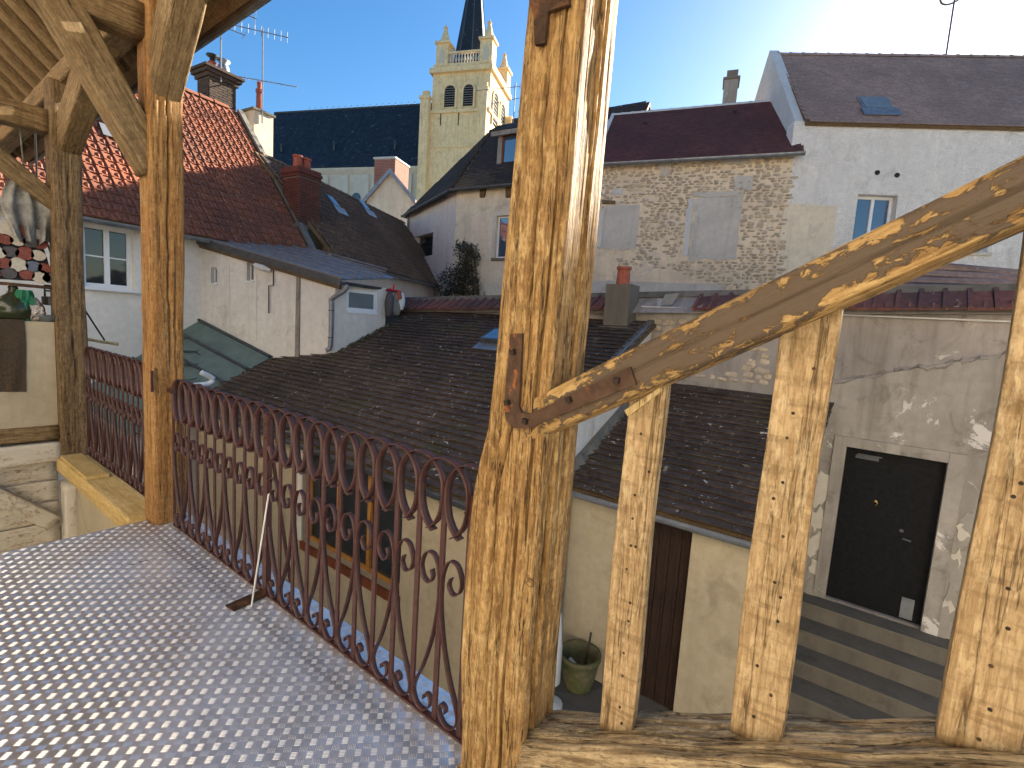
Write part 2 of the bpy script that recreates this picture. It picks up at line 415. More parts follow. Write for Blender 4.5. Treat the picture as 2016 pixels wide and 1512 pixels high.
W['ochre'] = wood('ochre_beam', (.36, .22, .06), (.58, .40, .15), (.70, .52, .25), blotch=(.46, .29, .09), grain=.6, crack=.2)
W['splinter'] = wood('split_wood', (.4, .27, .1), (.62, .45, .2), (.75, .6, .34))
W['iron'] = flat('brown_painted_iron', (.062, .0225, .019), .45, 0.0, .25, 30, .12, .001, .4)
W['rust'] = flat('rusty_iron', (.085, .047, .028), .8, .2, .4, 22, .5, .003, .3, second=(.34, .105, .025), st=(.56, .63))
W['rustfoot'] = flat('rust_plate', (.055, .03, .018), .85, .2, .4, 40, .6, .004, .3, second=(.14, .06, .025), st=(.5, .6))
W['bolt'] = flat('bolt_head', (.04, .026, .02), .7, .5, .3, 50, .4, .001)
W['cream'] = plaster('cream_render', (.47, .395, .275), .12, 45, .4, stain=(.33, .27, .18), stk=.45)
W['white'] = plaster('white_render', (.72, .68, .625), .08, 60, .25, stain=(.48, .44, .39), stk=.35)
W['lwhite'] = plaster('left_house_render', (.80, .755, .685), .07, 50, .3)
W['pink'] = plaster('pink_render', (.70, .60, .555), .12, 40, .35, stain=(.48, .41, .36), stk=.4)
W['creamhouse'] = plaster('sandy_render', (.72, .61, .465), .15, 35, .4, stain=(.48, .40, .30), stk=.45)
W['rough'] = plaster('roughcast', (.80, .755, .705), .1, 30, .9, bd=.03, stain=(.58, .53, .47), stk=.35, dash=True)
W['grey'] = plaster('grey_render', (.36, .32, .285), .25, 40, .5, stain=(.19, .165, .14), stk=.75, patch=(.55, .50, .44), patcht=(.62, .655))
W['greylow'] = plaster('ashlar_render', (.38, .34, .29), .22, 30, .5, stain=(.20, .175, .145), stk=.7, patch=(.64, .59, .53), patcht=(.60, .63))
W['patch'] = plaster('cement_patch', (.54, .50, .45), .2, 45, .35, stain=(.38, .35, .31), stk=.6)
W['mortar'] = plaster('lime_mortar', (.78, .64, .47), .2, 30, .9, bd=.02, stain=(.52, .42, .31), stk=.6, patch=(.58, .51, .43), patcht=(.56, .64))
W['cement'] = plaster('old_cement', (.17, .16, .14), .25, 35, .6, stain=(.06, .06, .05), stk=.6)
W['mortarwhite'] = plaster('ridge_mortar', (.58, .57, .55), .15, 40, .5)
W['limestone'] = plaster('limestone', (.88, .66, .37), .16, 10, .2, stain=(.46, .355, .21), stk=.6, bd=.03)
W['limewhite'] = plaster('pale_limestone', (.62, .56, .46), .1, 10, .2, bd=.03, stain=(.4, .36, .3), stk=.3)
W['concrete'] = plaster('concrete', (.17, .15, .12), .2, 40, .4, stain=(.09, .08, .065), stk=.5)
W['paving'] = plaster('paving', (.16, .145, .12), .25, 30, .4, stain=(.07, .065, .055), stk=.5)
W['earth'] = plaster('ground_earth', (.2, .18, .15), .25, 5, .3)
W['tdark'] = tile('dark_roof_tile', (.098, .068, .052), (.155, .108, .082), (.046, .035, .028), lichen=(.60, .55, .47), lt=.642, lsc=15, moss=(.075, .075, .025))
W['tred'] = tile('red_interlocking_tile', (.44, .15, .074), (.32, .105, .058), (.16, .075, .052), lichen=(.42, .36, .28), lt=.66, lsc=11)
W['tbrown'] = tile('brown_interlocking_tile', (.27, .165, .105), (.20, .12, .08), (.12, .08, .058), lt=.72)
W['tpurple'] = tile('plum_flat_tile', (.155, .062, .052), (.115, .045, .042), (.085, .038, .038), lt=.78)
W['twhouse'] = tile('flare_paled_flat_tile', (.44, .31, .26), (.36, .25, .21), (.25, .18, .155), lt=.68)  # lighter than the dark tile itself: sun flare haze put into the colour
W['tblack'] = tile('black_flat_tile', (.05, .038, .033), (.075, .055, .045), (.03, .025, .022), lt=.75)
W['tcop'] = tile('coping_tile', (.34, .115, .08), (.20, .08, .065), (.09, .06, .055), lichen=(.4, .38, .36), lt=.66, lsc=12)
W['slate'] = tile('blue_slate', (.022, .030, .042), (.034, .043, .057), (.016, .021, .028), lichen=(.10, .12, .12), lt=.62, lsc=2, rough=.6)
W['brick'] = tile('red_brick', (.20, .062, .045), (.14, .046, .037), (.07, .03, .026), lt=.8)
W['brickpale'] = tile('pink_brick', (.46, .20, .145), (.40, .17, .12), (.3, .12, .09), lt=.8)
W['brickdark'] = tile('sooty_brick', (.10, .07, .055), (.14, .09, .065), (.04, .03, .026), lt=.75)
W['stone'] = tile('rubble_stone', (.66, .53, .37), (.53, .45, .355), (.38, .305, .225), lichen=(.70, .61, .49), lt=.62, lsc=9)
W['terracotta'] = flat('terracotta', (.36, .10, .06), .8, 0, .2, 14, .2)
W['zinc'] = flat('zinc', (.25, .265, .285), .5, .55, .25, 6, .1)
W['zincdark'] = flat('dark_zinc', (.10, .105, .115), .5, .5, .3, 8, .1)
W['green'] = flat('green_grey_sheet', (.135, .185, .165), .65, .1, .2, 4, .1)
W['black'] = flat('black_paint', (.007, .007, .008), .7, 0, .3, 20, .1, spec=.2)
W['blackmetal'] = flat('black_metal', (.02, .018, .018), .5, .3, .3, 20, .1)
W['browndoor'] = wood('dark_plank_door', (.018, .010, .008), (.032, .017, .012), (.05, .027, .018))
W['pvc'] = flat('white_pvc', (.76, .77, .78), .35, 0, .05, 8, .03)
W['offwhite'] = flat('off_white_plastic', (.66, .65, .62), .5, 0, .1, 10, .05)
W['orangeframe'] = wood('orange_stain', (.26, .105, .02), (.42, .19, .04), (.52, .26, .07))
W['redframe'] = wood('red_stain', (.10, .03, .015), (.18, .05, .022), (.25, .08, .03))
W['greywood'] = wood('silver_wood', (.12, .10, .085), (.24, .215, .19), (.36, .33, .29))
W['cloth'] = flat('brown_towel', (.085, .062, .042), .95, 0, .3, 60, .8, .004, .1)
W['greycloth'] = flat('grey_cloth', (.30, .285, .26), .9, 0, .5, 9, .6, .006, .2, second=(.12, .11, .095), st=(.5, .62))
W['net'] = flat('green_net', (.02, .17, .085), .8, 0, .4, 60, .8)
W['red'] = flat('red_plastic', (.55, .02, .03), .4, 0, .1)
W['silver'] = flat('crumpled_foil', (.7, .62, .55), .18, 1.0, .1, 40, .9, .01)
W['oliveglass'] = flat('olive_glass', (.035, .04, .02), .12, 0, .2)
W['pot'] = flat('mossy_terracotta', (.16, .135, .07), .85, 0, .3, 14, .4, second=(.09, .10, .03), st=(.45, .6))
W['bark'] = flat('bark', (.06, .045, .03), .9)
W['dred'] = flat('log_red', (.22, .06, .045), .7, 0, .35, 40, .5); W['dblue'] = flat('log_blue', (.13, .15, .22), .7, 0, .35, 40, .5)
W['dwhite'] = flat('log_white', (.52, .47, .39), .7, 0, .2, 40, .5); W['dblack'] = flat('log_grey', (.09, .08, .085), .7, 0, .3, 40, .5)
def glass(name, col, rough=.04, ior=1.5):
    m = NT(name); m.bump(m.noise(1.5, None, 2), .02, .02); m.b.inputs['IOR'].default_value = ior
    return m.fin(col, rough, 0, .7)
W['glass'] = glass('window_glass', (.022, .026, .03)); W['glassblue'] = glass('sky_glass', (.05, .075, .12), .03, 2.0)
W['frost'] = flat('frosted_glass', (.16, .18, .19), .35, 0, .15, 4)
def alu():
    m = NT('aluminium_plate')
    big = m.noise(1.6, None, 7, .65, .5); mid = m.noise(11, None, 6, .65); fine = m.noise(90, None, 4, .6)
    c = m.mix(m.ramp(mid, [(.3, 0.0), (.7, 1.0)]), (.70, .70, .70), (.90, .90, .90))
    c = m.mix(m.ramp(big, [(.44, 0.0), (.62, .7)]), c, (.46, .40, .33))
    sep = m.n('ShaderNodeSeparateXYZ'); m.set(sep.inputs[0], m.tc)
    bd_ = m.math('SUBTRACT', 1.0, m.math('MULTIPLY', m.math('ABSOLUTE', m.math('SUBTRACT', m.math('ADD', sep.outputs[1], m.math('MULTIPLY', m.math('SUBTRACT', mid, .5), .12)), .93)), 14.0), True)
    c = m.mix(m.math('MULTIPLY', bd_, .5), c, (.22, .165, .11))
    r = m.math('ADD', m.ramp(big, [(.3, .27), (.7, .44)]), m.math('MULTIPLY', m.math('SUBTRACT', mid, .5), .22))
    m.bump(fine, .06, .002); m.bump(m.noise(5, None, 3), .10, .01)
    return m.fin(c, r, .70, .5)
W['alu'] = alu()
def aluB():
    m = NT('tread_bar_aluminium'); n = m.noise(6, None, 4)
    return m.fin(m.mix(n, (.84, .82, .78), (.95, .94, .92)), m.ramp(n, [(.3, .26), (.7, .38)]), .80, .5)
W['alubar'] = aluB()
def leafm(name, c1, c2):
    m = NT(name); c = m.mix(m.rnd(), c1, c2); m.b.inputs['Subsurface Weight'].default_value = 0
    return m.fin(c, .6, 0, .3)
W['bouncewhite'] = plaster('bounce_house_render', (.74, .69, .62), .07, 50, .3)  # walls of the added unseen house that bounces sunlight
W['leaf'] = leafm('creeper_leaf', (.030, .030, .018), (.075, .062, .04))
W['moss'] = leafm('moss', (.05, .06, .02), (.10, .11, .035))
# ------------------------------------------------------------------ ground and deck
GZ = -2.5
obj('ground', MB().add([(-700, -300, GZ-.06), (500, -300, GZ-.06), (500, 900, GZ-.06), (-700, 900, GZ-.06)], [(0, 1, 2, 3)]), W['earth'], kind='structure')
court = obj('courtyard_paving', MB().bx(-9.5, 6, -3, 7.25, GZ-.05, GZ), W['paving'], kind='structure')

DX0, DX1, DY0, DY1 = -4.0, 0.7, -1.0, 1.39
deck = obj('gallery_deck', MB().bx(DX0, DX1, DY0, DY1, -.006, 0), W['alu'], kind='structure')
mb = MB()
mb.bx(DX0+.02, DX1, DY1-.09, DY1-.03, -.17, -.008); mb.bx(DX0+.02, DX0+.09, DY0, DY1-.1, -.17, -.008)
for k in range(6): mb.bx(DX0+.8*k+.5, DX0+.8*k+.58, DY0, DY1-.1, -.17, -.008)
obj('deck_joists', mb, W['board'], deck)
def tread():
    c = .038; l = .028; w = .0040; h = .0016; tv = []
    xs = np.arange(DX0+.03, -.75, c); ys = np.arange(-.35, DY1-.02, c); V = []; F = []
    base = np.array([(-l/2,0,0),(l/2,0,0),(-l*.28,-w/2,0),(l*.28,-w/2,0),(l*.28,w/2,0),(-l*.28,w/2,0),(-l*.24,0,h),(l*.24,0,h)])
    fa = [(0,2,6),(0,6,5),(1,7,3),(1,4,7),(2,3,7,6),(4,5,6,7)]
    for i, x in enumerate(xs):
        for j, y in enumerate(ys):
            a = math.pi/4 if (i+j) % 2 else -math.pi/4
            ca, sa = math.cos(a), math.sin(a)
            for k in range(5):
                o = (k-2)*.0059
                b = len(V)*8
                p = base.copy(); p[:, 1] += o; p[:, 0] += (0 if k % 2 else 0)
                q = np.stack([x+p[:, 0]*ca-p[:, 1]*sa, y+p[:, 0]*sa+p[:, 1]*ca, p[:, 2]+.0002], 1)
                V.append(q); F += [tuple(b+m for m in f) for f in fa]
    return np.concatenate(V), F
tv, tf = tread()
o = link('tread_bars', mesh('tread_bars', tv, tf, W['alubar'], False), deck, Matrix.Identity(4)); o['kind'] = 'stuff'

# ------------------------------------------------------------------ timber posts
def itp(zs, vs): return lambda z: np.interp(z, zs, vs)
PH = 3.38
pL = itp([-.2, .22, .45, .8, 1.0, 1.1, 1.2, 1.34, 1.8, 2.4, 3.5], [-.955, -.965, -.985, -.985, -.975, -.955, -.93, -.922, -.905, -.88, -.86])
pR = itp([-.2, .5, 1.2, 1.6, 2.3, 3.5], [-.735, -.735, -.725, -.715, -.705, -.69])
bigpost = thing('timber_post', (-.84, 1.22, -.25), 'thick cracked oak post with a rusty iron strap, at the foot of the stair handrail', 'post')
def pbig(t):
    z = -.25+t*(PH+.25); return pL(z)+.84, pR(z)+.84, -.105+0*z, .085+0*z
timber('shaft', bigpost, (-.84, 1.22, -.25), (-.84, 1.22, PH), (1, 0, 0), pbig, W['post'], nper=320, seg=.018, amp=.0055, seed=3, p=14, freq=16, zf=1.6,
       cracks=[(.40, .02, .46, .0062, .06, .025), (.50, .47, .68, .0055, .05, .04), (.33, .66, .78, .005, .03, .04), (.72, .0, .36, .004, .03, .012), (.16, .02, .30, .0035, .02, .01), (.60, .10, .34, .003, .02, .012), (.26, .3, .44, .003, .02, .01),
               (.84, .30, .62, .004, .025, .02), (1.32, .04, .42, .014, .06, .012), (1.62, .2, .9, .006, .03, .012), (1.5, .45, .97, .005, .025, .02), (.55, .70, .93, .003, .02, .03), (.2, .55, .95, .003, .018, .02), (.75, .6, .98, .003, .018, .03)])
YS = 1.104
def strapq(x, y, Y=YS): return onY(x, y, Y)
st = MB().prism([strapq(*q) for q in ((1004, 657), (1028, 656), (1021, 800), (1026, 812), (1042, 815), (1240, 722), (1252, 757), (1078, 827), (1040, 844), (1012, 843), (996, 828), (992, 800))], (0, .009, 0))
strap = obj('strap', st, W['rust'], bigpost)
for q in ((1012, 693), (1001, 792), (1036, 829), (1122, 787), (1216, 749)):
    c = strapq(*q); obj('bolt', MB().box(c+V3(0, -.006, 0), (.014, .013, .014), Matrix.Rotation(random.uniform(-.5, .5), 3, 'Y')), W['bolt'], strap)
br = MB().prism([onY(*q, 1.098) for q in ((1035, -20), (1118, -20), (1120, 8), (1078, 22), (1072, 84), (1052, 88), (1050, 30))], (0, .012, 0))
obj('bracket', br, W['rustfoot'], bigpost)
obj('knot', MB().lathe([(.001, -.004), (.013, -.003), (.011, .003), (.004, .006), (.0, .006)], onY(1043, 1148, 1.112), 12, (0, -1, 0)), W['post'], bigpost, smooth=True)

post1 = thing('timber_post', (-3.95, 1.25, 0), 'amber oak post standing on the corner of the metal deck, with braces at its head', 'post')
timber('shaft', post1, (-3.95, 1.25, 0), (-3.93, 1.25, 3.38), (1, 0, 0), lambda t: (-.105+0*t, .1+.01*np.sin(t*9), -.1+0*t, .1+.006*np.sin(t*14)), W['postmid'], nper=96, seg=.03, amp=.006, seed=11, p=8,
       cracks=[(1.5, .3, .9, .006, .03, .03), (1.25, .5, .95, .004, .02, .02), (1.75, .1, .6, .004, .02, .02), (.5, .2, .8, .003, .01, .02)])
timber('brace', post1, (-3.95, 1.22, 2.36), (-3.95, .60, 3.42), (1, 0, 0), const(.17, .20), W['beam'], nper=48, seg=.05, amp=.006, seed=21)
timber('brace', post1, (-3.98, 1.25, 2.78), (-3.42, 1.25, 3.46), (0, 1, 0), const(.18, .22), W['beam'], nper=48, seg=.05, amp=.007, seed=22)
post0 = thing('timber_post', (-6.15, 1.2, -2.4), 'dark old oak post at the end of the gallery beside the low plaster wall', 'post')
timber('shaft', post0, (-6.15, 1.2, -.02), (-6.12, 1.2, 3.38), (1, 0, 0), lambda t: (-.11+0*t, .11+.012*np.sin(t*11), -.12+0*t, .1+.01*np.sin(t*8)), W['postdark'], nper=64, seg=.04, amp=.008, seed=31, p=6,
       cracks=[(1.5, .2, .8, .006, .03, .03), (.5, .3, .9, .005, .02, .02)])
timber('brace', post0, (-6.2, 1.21, 2.86), (-4.7, 1.22, 3.60), (0, 1, 0), const(.17, .30), W['beam'], nper=48, seg=.05, amp=.008, seed=32)
timber('brace', post0, (-6.14, 1.18, 2.28), (-6.14, .35, 3.0), (1, 0, 0), const(.15, .14), W['beam'], nper=40, seg=.06, amp=.006, seed=33)
timber('tie_beam', post0, (-6.14, 1.1, 3.02), (-6.14, -1.2, 3.06), (1, 0, 0), const(.17, .2), W['beam'], nper=40, seg=.06, amp=.006, seed=34)
timber('lower_shaft', post0, (-6.15, 1.2, -2.4), (-6.15, 1.2, -.25), (1, 0, 0), const(.22, .22), W['whitewood'], nper=48, seg=.06, amp=.008, seed=35)

# ------------------------------------------------------------------ gallery roof
gr = thing('gallery_roof', (-3, 1.25, 3.4), 'underside of the gallery roof with exposed rafters, boards and wall plate', 'roof')
timber('wall_plate', gr, (-10.3, 1.24, 3.45), (1.3, 1.24, 3.45), (0, 1, 0), const(.18, .18), W['beam'], nper=48, seg=.1, amp=.008, seed=41)
SL = math.radians(44)
def rp(Y, off=0.0): return V3(0, Y, 3.66-(Y-1.25)*math.tan(SL))+V3(0, math.sin(SL), math.cos(SL))*off
k = 0; X = -10.2
while X < 1.3:
    a, b = rp(1.47), rp(-1.2); a[0] = b[0] = X
    timber('rafter', gr, a, b, (1, 0, 0), const(.11, .11), W['beam'], nper=24, seg=.15, amp=.006, seed=50+k); X += .36; k += 1
nb = 15
for i in range(nb):
    y0 = 1.54-i*.19
    a, b = rp(y0, .062), rp(y0-.186, .062)
    mbx = MB().prism([V3(-10.4, *a[1:]), V3(1.4, *a[1:]), V3(1.4, *b[1:]), V3(-10.4, *b[1:])], V3(0, math.sin(SL), math.cos(SL))*.025)
    obj('board', mbx, W['board'], gr)
e = rp(1.56, .10)
obj('eaves_strip', MB().bx(-10.4, 1.4, e[1]-.004, e[1]+.012, e[2]-.03, e[2]+.03), W['zinc'], gr)
a, b = rp(1.56, .1), rp(-1.25, .1)
obj('roof_covering', MB().prism([V3(-10.4, *a[1:]), V3(1.45, *a[1:]), V3(1.45, *b[1:]), V3(-10.4, *b[1:])], V3(0, math.sin(SL), math.cos(SL))*.03), W['tdark'], gr)
timber('gable_tie', gr, (-3.96, 1.15, 3.22), (-3.96, -1.2, 3.25), (1, 0, 0), const(.18, .2), W['beam'], nper=32, seg=.08, amp=.006, seed=47)

# ------------------------------------------------------------------ stair railing on the right
sr = thing('stair_railing', (-.3, 1.22, .2), 'sloping wooden stair railing with flaking brown handrail and three wide upright planks', 'railing')
ha, hb = V3(-.805, 1.178, 1.232), V3(.62, 1.178, 2.052)
hz = lambda x: ha[2]+(x-ha[0])*(hb[2]-ha[2])/(hb[0]-ha[0])
timber('handrail', sr, ha, hb, (0, 1, 0), lambda t: (-.062+0*t, .065+0*t, -.052+0*t, .052+.002*np.sin(t*5+1)), W['rail'], nper=112, seg=.012, amp=.0045, seed=61, p=7, freq=18,
       cracks=[(.35, .02, .6, .003, .008, .01), (2.5, .1, .9, .004, .01, .02), (3.5, .05, .7, .003, .01, .01)])
sz = lambda x: .405+(x+.52)*.545
timber('sill', sr, (-.78, 1.24, sz(-.78)-.078), (.75, 1.24, sz(.75)-.078), (0, 1, 0), lambda t: (-.12+.006*np.sin(t*13), .075+.004*np.sin(t*23), -.058-.01*np.sin(t*9), .062+.004*np.sin(t*31)), W['sill'], nper=128, seg=.012, amp=.012, seed=63, p=8, freq=26, zf=3.0,
       cracks=[(1.2, .0, .9, .005, .03, .02), (1.45, .1, .95, .004, .025, .02), (1.7, .0, .7, .004, .03, .02), (.3, .1, .8, .004, .02, .02), (.6, .0, .9, .005, .03, .03), (.85, .2, .95, .004, .02, .02), (2.35, .05, .95, .004, .02, .015), (2.6, .1, .9, .004, .025, .012), (2.8, .0, .8, .004, .02, .01), (2.15, .2, .9, .004, .02, .01)])
def plank(xa, xb, y0, y1, seed, nails, tilt=0.0):
    xc = (xa+xb)/2; w = xb-xa
    A = V3(xc, (y0+y1)/2, sz(xc)-.02); B = V3(xc+tilt, (y0+y1)/2, hz(xc)-.025)
    o = timber('plank', sr, A, B, (1, 0, 0), lambda t: (-w/2+.004*np.sin(t*6+seed), w/2+.003*np.sin(t*8), -(y1-y0)/2+0*t, (y1-y0)/2+0*t), W['plank'], nper=64, seg=.02, amp=.0016, seed=seed, p=18, freq=20,
               cracks=[(.22, .3, .98, .002, .006, .006), (.36, .5, .95, .0015, .005, .006), (.7, .0, .3, .0015, .004, .004)])
    for (t, dx) in nails:
        c = A+(B-A)*t+V3(dx*w, -(y1-y0)/2+.0005, 0)
        obj('nail', MB().lathe([(.0, -.002), (.0038, -.001), (.0036, .0018), (.0, .002)], c, 8, (0, -1, 0)), W['rust'] if random.random() < .4 else W['bolt'], o)
    return o
nl = lambda n: [(.06+.86*i/n+random.uniform(-.035, .035), random.gauss(.05, .14)) for i in range(n)]
p1 = plank(-.535, -.440, 1.205, 1.238, 71, nl(13))
p2 = plank(-.205, -.098, 1.203, 1.238, 72, nl(12))
p3 = plank(.150, .258, 1.200, 1.235, 73, nl(13))
spl = onY(1262, 793, 1.195)
obj('splinter', MB().prism([onY(*q, 1.192) for q in ((1229, 808), (1300, 762), (1302, 769), (1290, 779), (1284, 784), (1236, 820))], (0, .009, 0)), W['splinter'], p1)
# wall below the sloping sill
under = thing('stair_plinth', (-.1, 1.25, -.3), 'rough rubble and timber plinth under the sloping stair sill', 'wall')
tz = lambda x: sz(x)-.155
obj('rubble', MB().prism([V3(-.715, 1.17, -.25), V3(.75, 1.17, -.25), V3(.75, 1.17, tz(.75)), V3(-.715, 1.17, tz(-.715))], (0, .14, 0)), W['mortar'], under)
timber('stud', under, (-.36, 1.2, -.25), (-.36, 1.2, tz(-.36)+.0), (1, 0, 0), const(.07, .12), W['post'], nper=40, seg=.02, amp=.005, seed=81)
timber('stud', under, (.06, 1.2, -.25), (.06, 1.2, tz(.06)+.0), (1, 0, 0), const(.09, .12), W['postdark'], nper=40, seg=.02, amp=.005, seed=82)
timber('base_block', under, (-.97, 1.16, .03), (-.70, 1.14, -.02), (0, 0, 1), const(.09, .10), W['post'], nper=40, seg=.012, amp=.009, seed=83)

# ------------------------------------------------------------------ wrought-iron railing
def cat(pts, k=4):
    p = np.array(pts, float); p = np.vstack([2*p[0]-p[1], p, 2*p[-1]-p[-2]]); out = []
    for i in range(1, len(p)-2):
        for j in range(k):
            t = j/k; a, b, c, d = p[i-1], p[i], p[i+1], p[i+2]
            out.append(.5*((2*b)+(c-a)*t+(2*a-5*b+4*c-d)*t*t+(3*b-a-3*c+d)*t**3))
    out.append(p[-2]); return np.array(out)
def hoop_mesh(s):
    a = s-.009
    half = [(a*math.sin(t), .905+.12*math.cos(t)) for t in np.linspace(0, math.pi/2, 12)][:-1]+[(a, .890), (a-.001, .868), (a-.004, .842), (a-.012, .812), (a-.028, .782), (a-.052, .756), (a-.072, .744)]
    path = cat([(-x, z) for x, z in half[::-1]]+half[1:], 2)
    mb = MB().ribbon(path, .0045, V3(0,0,0), V3(1,0,0), V3(0,0,1), V3(0,1,0), .036)
    mb.lathe([(.0045, -.002), (.004, .002), (.0, .003)], V3(a-.002, -.019, .86), 7, (-.3, -1, 0))
    return mb
def scroll_mesh(s):
    m = s*.92
    pts = [(.050, .590), (.042, .562), (.060, .535), (.092, .548), (.104, .595), (.080, .648), (.038, .650), (.012, .600), (.0055, .53), (.008, .46),
           (.030, .33), (.070, .20), (m-.012, .12), (m, .07), (m-.018, .028), (m-.055, .016), (.036, .034), (.022, .066), (.034, .092), (.055, .085), (.058, .066)]
    return MB().ribbon(cat(pts, 4), .0045, V3(0,0,0), V3(1,0,0), V3(0,0,1), V3(0,1,0), .023)
def railing(xs, base, label, x0, x1, Y=1.25, posts=(), parity=1):
    t = thing('wrought_iron_railing', ((x0+x1)/2, Y, base), label, 'railing', None)
    s = abs(xs[1]-xs[0])
    hm = hoop_mesh(s); sm = scroll_mesh(s)
    hme = mesh('hoop', hm.v, hm.f, W['iron'], True); sme = mesh('scroll', sm.v, sm.f, W['iron'], True)
    bme = MB().bx(-.0115, .0115, -.0045, .0045, .012, .905).bx(-.009, .009, -.0035, .0035, .905, .918); bme = mesh('upright_bar', bme.v, bme.f, W['iron'])
    for i, x in enumerate(xs):
        if not any(abs(x-p) < s*.4 for p in posts): link('upright_bar', bme, t, mat4(V3(1,0,0), V3(0,1,0), V3(0,0,1), (x, Y, base)))
        if 0 < i < len(xs)-1: link('hoop', hme, t, mat4(V3(1,0,0), V3(0,1,0), V3(0,0,1), (x, Y+(.003 if i % 2 else -.003), base)))
        if i % 2 == parity:
            for sg in (1, -1):
                if x0-.02 < x+sg*s < x1+.02:
                    link('scroll', sme, t, mat4(V3(sg, 0, 0), V3(0, sg, 0), V3(0,0,1), (x, Y, base)))
    obj('bottom_rail', MB().bx(x0, x1, Y-.013, Y+.013, base+.003, base+.013), W['iron'], t)
    return t
sA = .1285
xsA = [-.96-sA*i for i in range(23)]
mid = xsA[12]
ra = railing(xsA, 0.0, 'brown wrought-iron railing with hooped top and scrolls between the amber post and the cracked post', xsA[-1], xsA[0], posts=(mid,), parity=0)
for x in (mid,):
    pst = obj('main_post', MB().bx(x-.021, x+.021, 1.234, 1.262, 0.008, .985), W['iron'], ra)
    for z in (.93, .86): obj('bolt', MB().lathe([(.007, -.003), (.006, .003), (0, .005)], (x, 1.232, z), 7, (0, -1, 0)), W['iron'], pst)
    obj('foot_plate', MB().box((x-.01, 1.17, .005), (.075, .22, .008), Matrix.Rotation(.12, 3, 'Z')), W['rustfoot'], ra)
    obj('stay', MB().tube([(x+.012, 1.262, .80), (x+.012, 1.375, .03)], .010, 6), W['iron'], ra)
obj('wall_lug', MB().bx(-3.83, -3.815, 1.135, 1.148, .93, 1.07).bx(-3.83, -3.77, 1.235, 1.262, .92, .95), W['iron'], ra)
xsB = [-4.02-.118*i for i in range(17)]
rb = railing(xsB, .055, 'brown wrought-iron railing with hooped top above the ochre beam beyond the amber post', xsB[-1], xsB[0], parity=1)
a = onZ(495, 1194, .004); b = onY(529, 972, 1.215)
obj('white_rod', MB().tube([a, b], .0045, 8), W['offwhite'], label='thin white rod leaning on the middle of the brown iron railing', cat='rod')

# ------------------------------------------------------------------ gallery end: beam, low wall, ledge things
ob = thing('ochre_beam', (-5, 1.18, -.15), 'flat ochre beam carrying the far piece of iron railing', 'beam')
timber('beam', ob, (-6.1, 1.17, -.045), (-4.02, 1.17, -.045), (0, 1, 0), const(.24, .13), W['ochre'], nper=40, seg=.06, amp=.003, seed=91, p=16)
obj('top_board', MB().bx(-6.02, -5.15, 1.07, 1.22, .024, .05), W['ochre'], ob)
obj('ochre_wall', MB().bx(-6.03, -3.98, 1.17, 1.31, GZ, -.112), W['cream'], label='ochre plaster wall below the flat beam and far railing', cat='wall')
ew = thing('end_wall', (-6.2, .3, GZ), 'low cream plaster wall on white timber at the end of the gallery', 'wall')
obj('plaster', MB().bx(-6.32, -6.1, -1.6, 1.075, .33, 1.28), W['cream'], ew)
timber('ledge_board', ew, (-6.2, -1.6, .262), (-6.2, 1.08, .262), (1, 0, 0), const(.25, .14), W['beam'], nper=40, seg=.08, amp=.005, seed=92)
timber('white_beam', ew, (-6.18, -1.6, .085), (-6.18, 1.09, .075), (1, 0, 0), const(.24, .19), W['whitewood'], nper=40, seg=.06, amp=.006, seed=93)
timber('brace', ew, (-6.14, 1.02, -.62), (-6.14, .42, -.05), (1, 0, 0), const(.10, .14), W['whitewood'], nper=32, seg=.06, amp=.006, seed=94)
for i in range(9): timber('plank', ew, (-6.23, -1.6, -.12-.205*i), (-6.23, 1.08, -.12-.205*i), (1, 0, 0), const(.05, .195), W['whitewood'], nper=24, seg=.08, amp=.003, seed=100+i, p=14)
XE = -6.16
q = lambda x, y, X=XE: onX(x, y, X)
# towel
tw = MB(); nx, nz = 14, 16; c0, c1 = q(-60, 625), q(44, 632)
for i in range(nx+1):
    for j in range(nz+1):
        u = i/nx; v = j/nz; y = c0[1]+(c1[1]-c0[1])*u
        tw.v.append((-6.092+.006*math.sin(u*16+v*3)*v+.004, y+.006*math.sin(v*5), 1.292-.62*v-.02*u*v))
tw.f = [(i*(nz+1)+j, i*(nz+1)+j+1, (i+1)*(nz+1)+j+1, (i+1)*(nz+1)+j) for i in range(nx) for j in range(nz)]
n0 = len(tw.v); tw.v += [(x-.008, y, z) for x, y, z in tw.v]; tw.f += [tuple(n0+k for k in reversed(f)) for f in tw.f[:nx*nz]]
rim = [i*(nz+1) for i in range(nx+1)]+[nx*(nz+1)+j for j in range(1, nz+1)]+[i*(nz+1)+nz for i in range(nx-1, -1, -1)]+[j for j in range(nz-1, 0, -1)]
tw.f += [(rim[k], rim[(k+1) % len(rim)], n0+rim[(k+1) % len(rim)], n0+rim[k]) for k in range(len(rim))]
tw.bx(-6.28, -6.088, c0[1], c1[1], 1.282, 1.292)
obj('towel', tw, W['cloth'], label='dark brown towel hanging over the low cream wall', cat='towel', smooth=False)
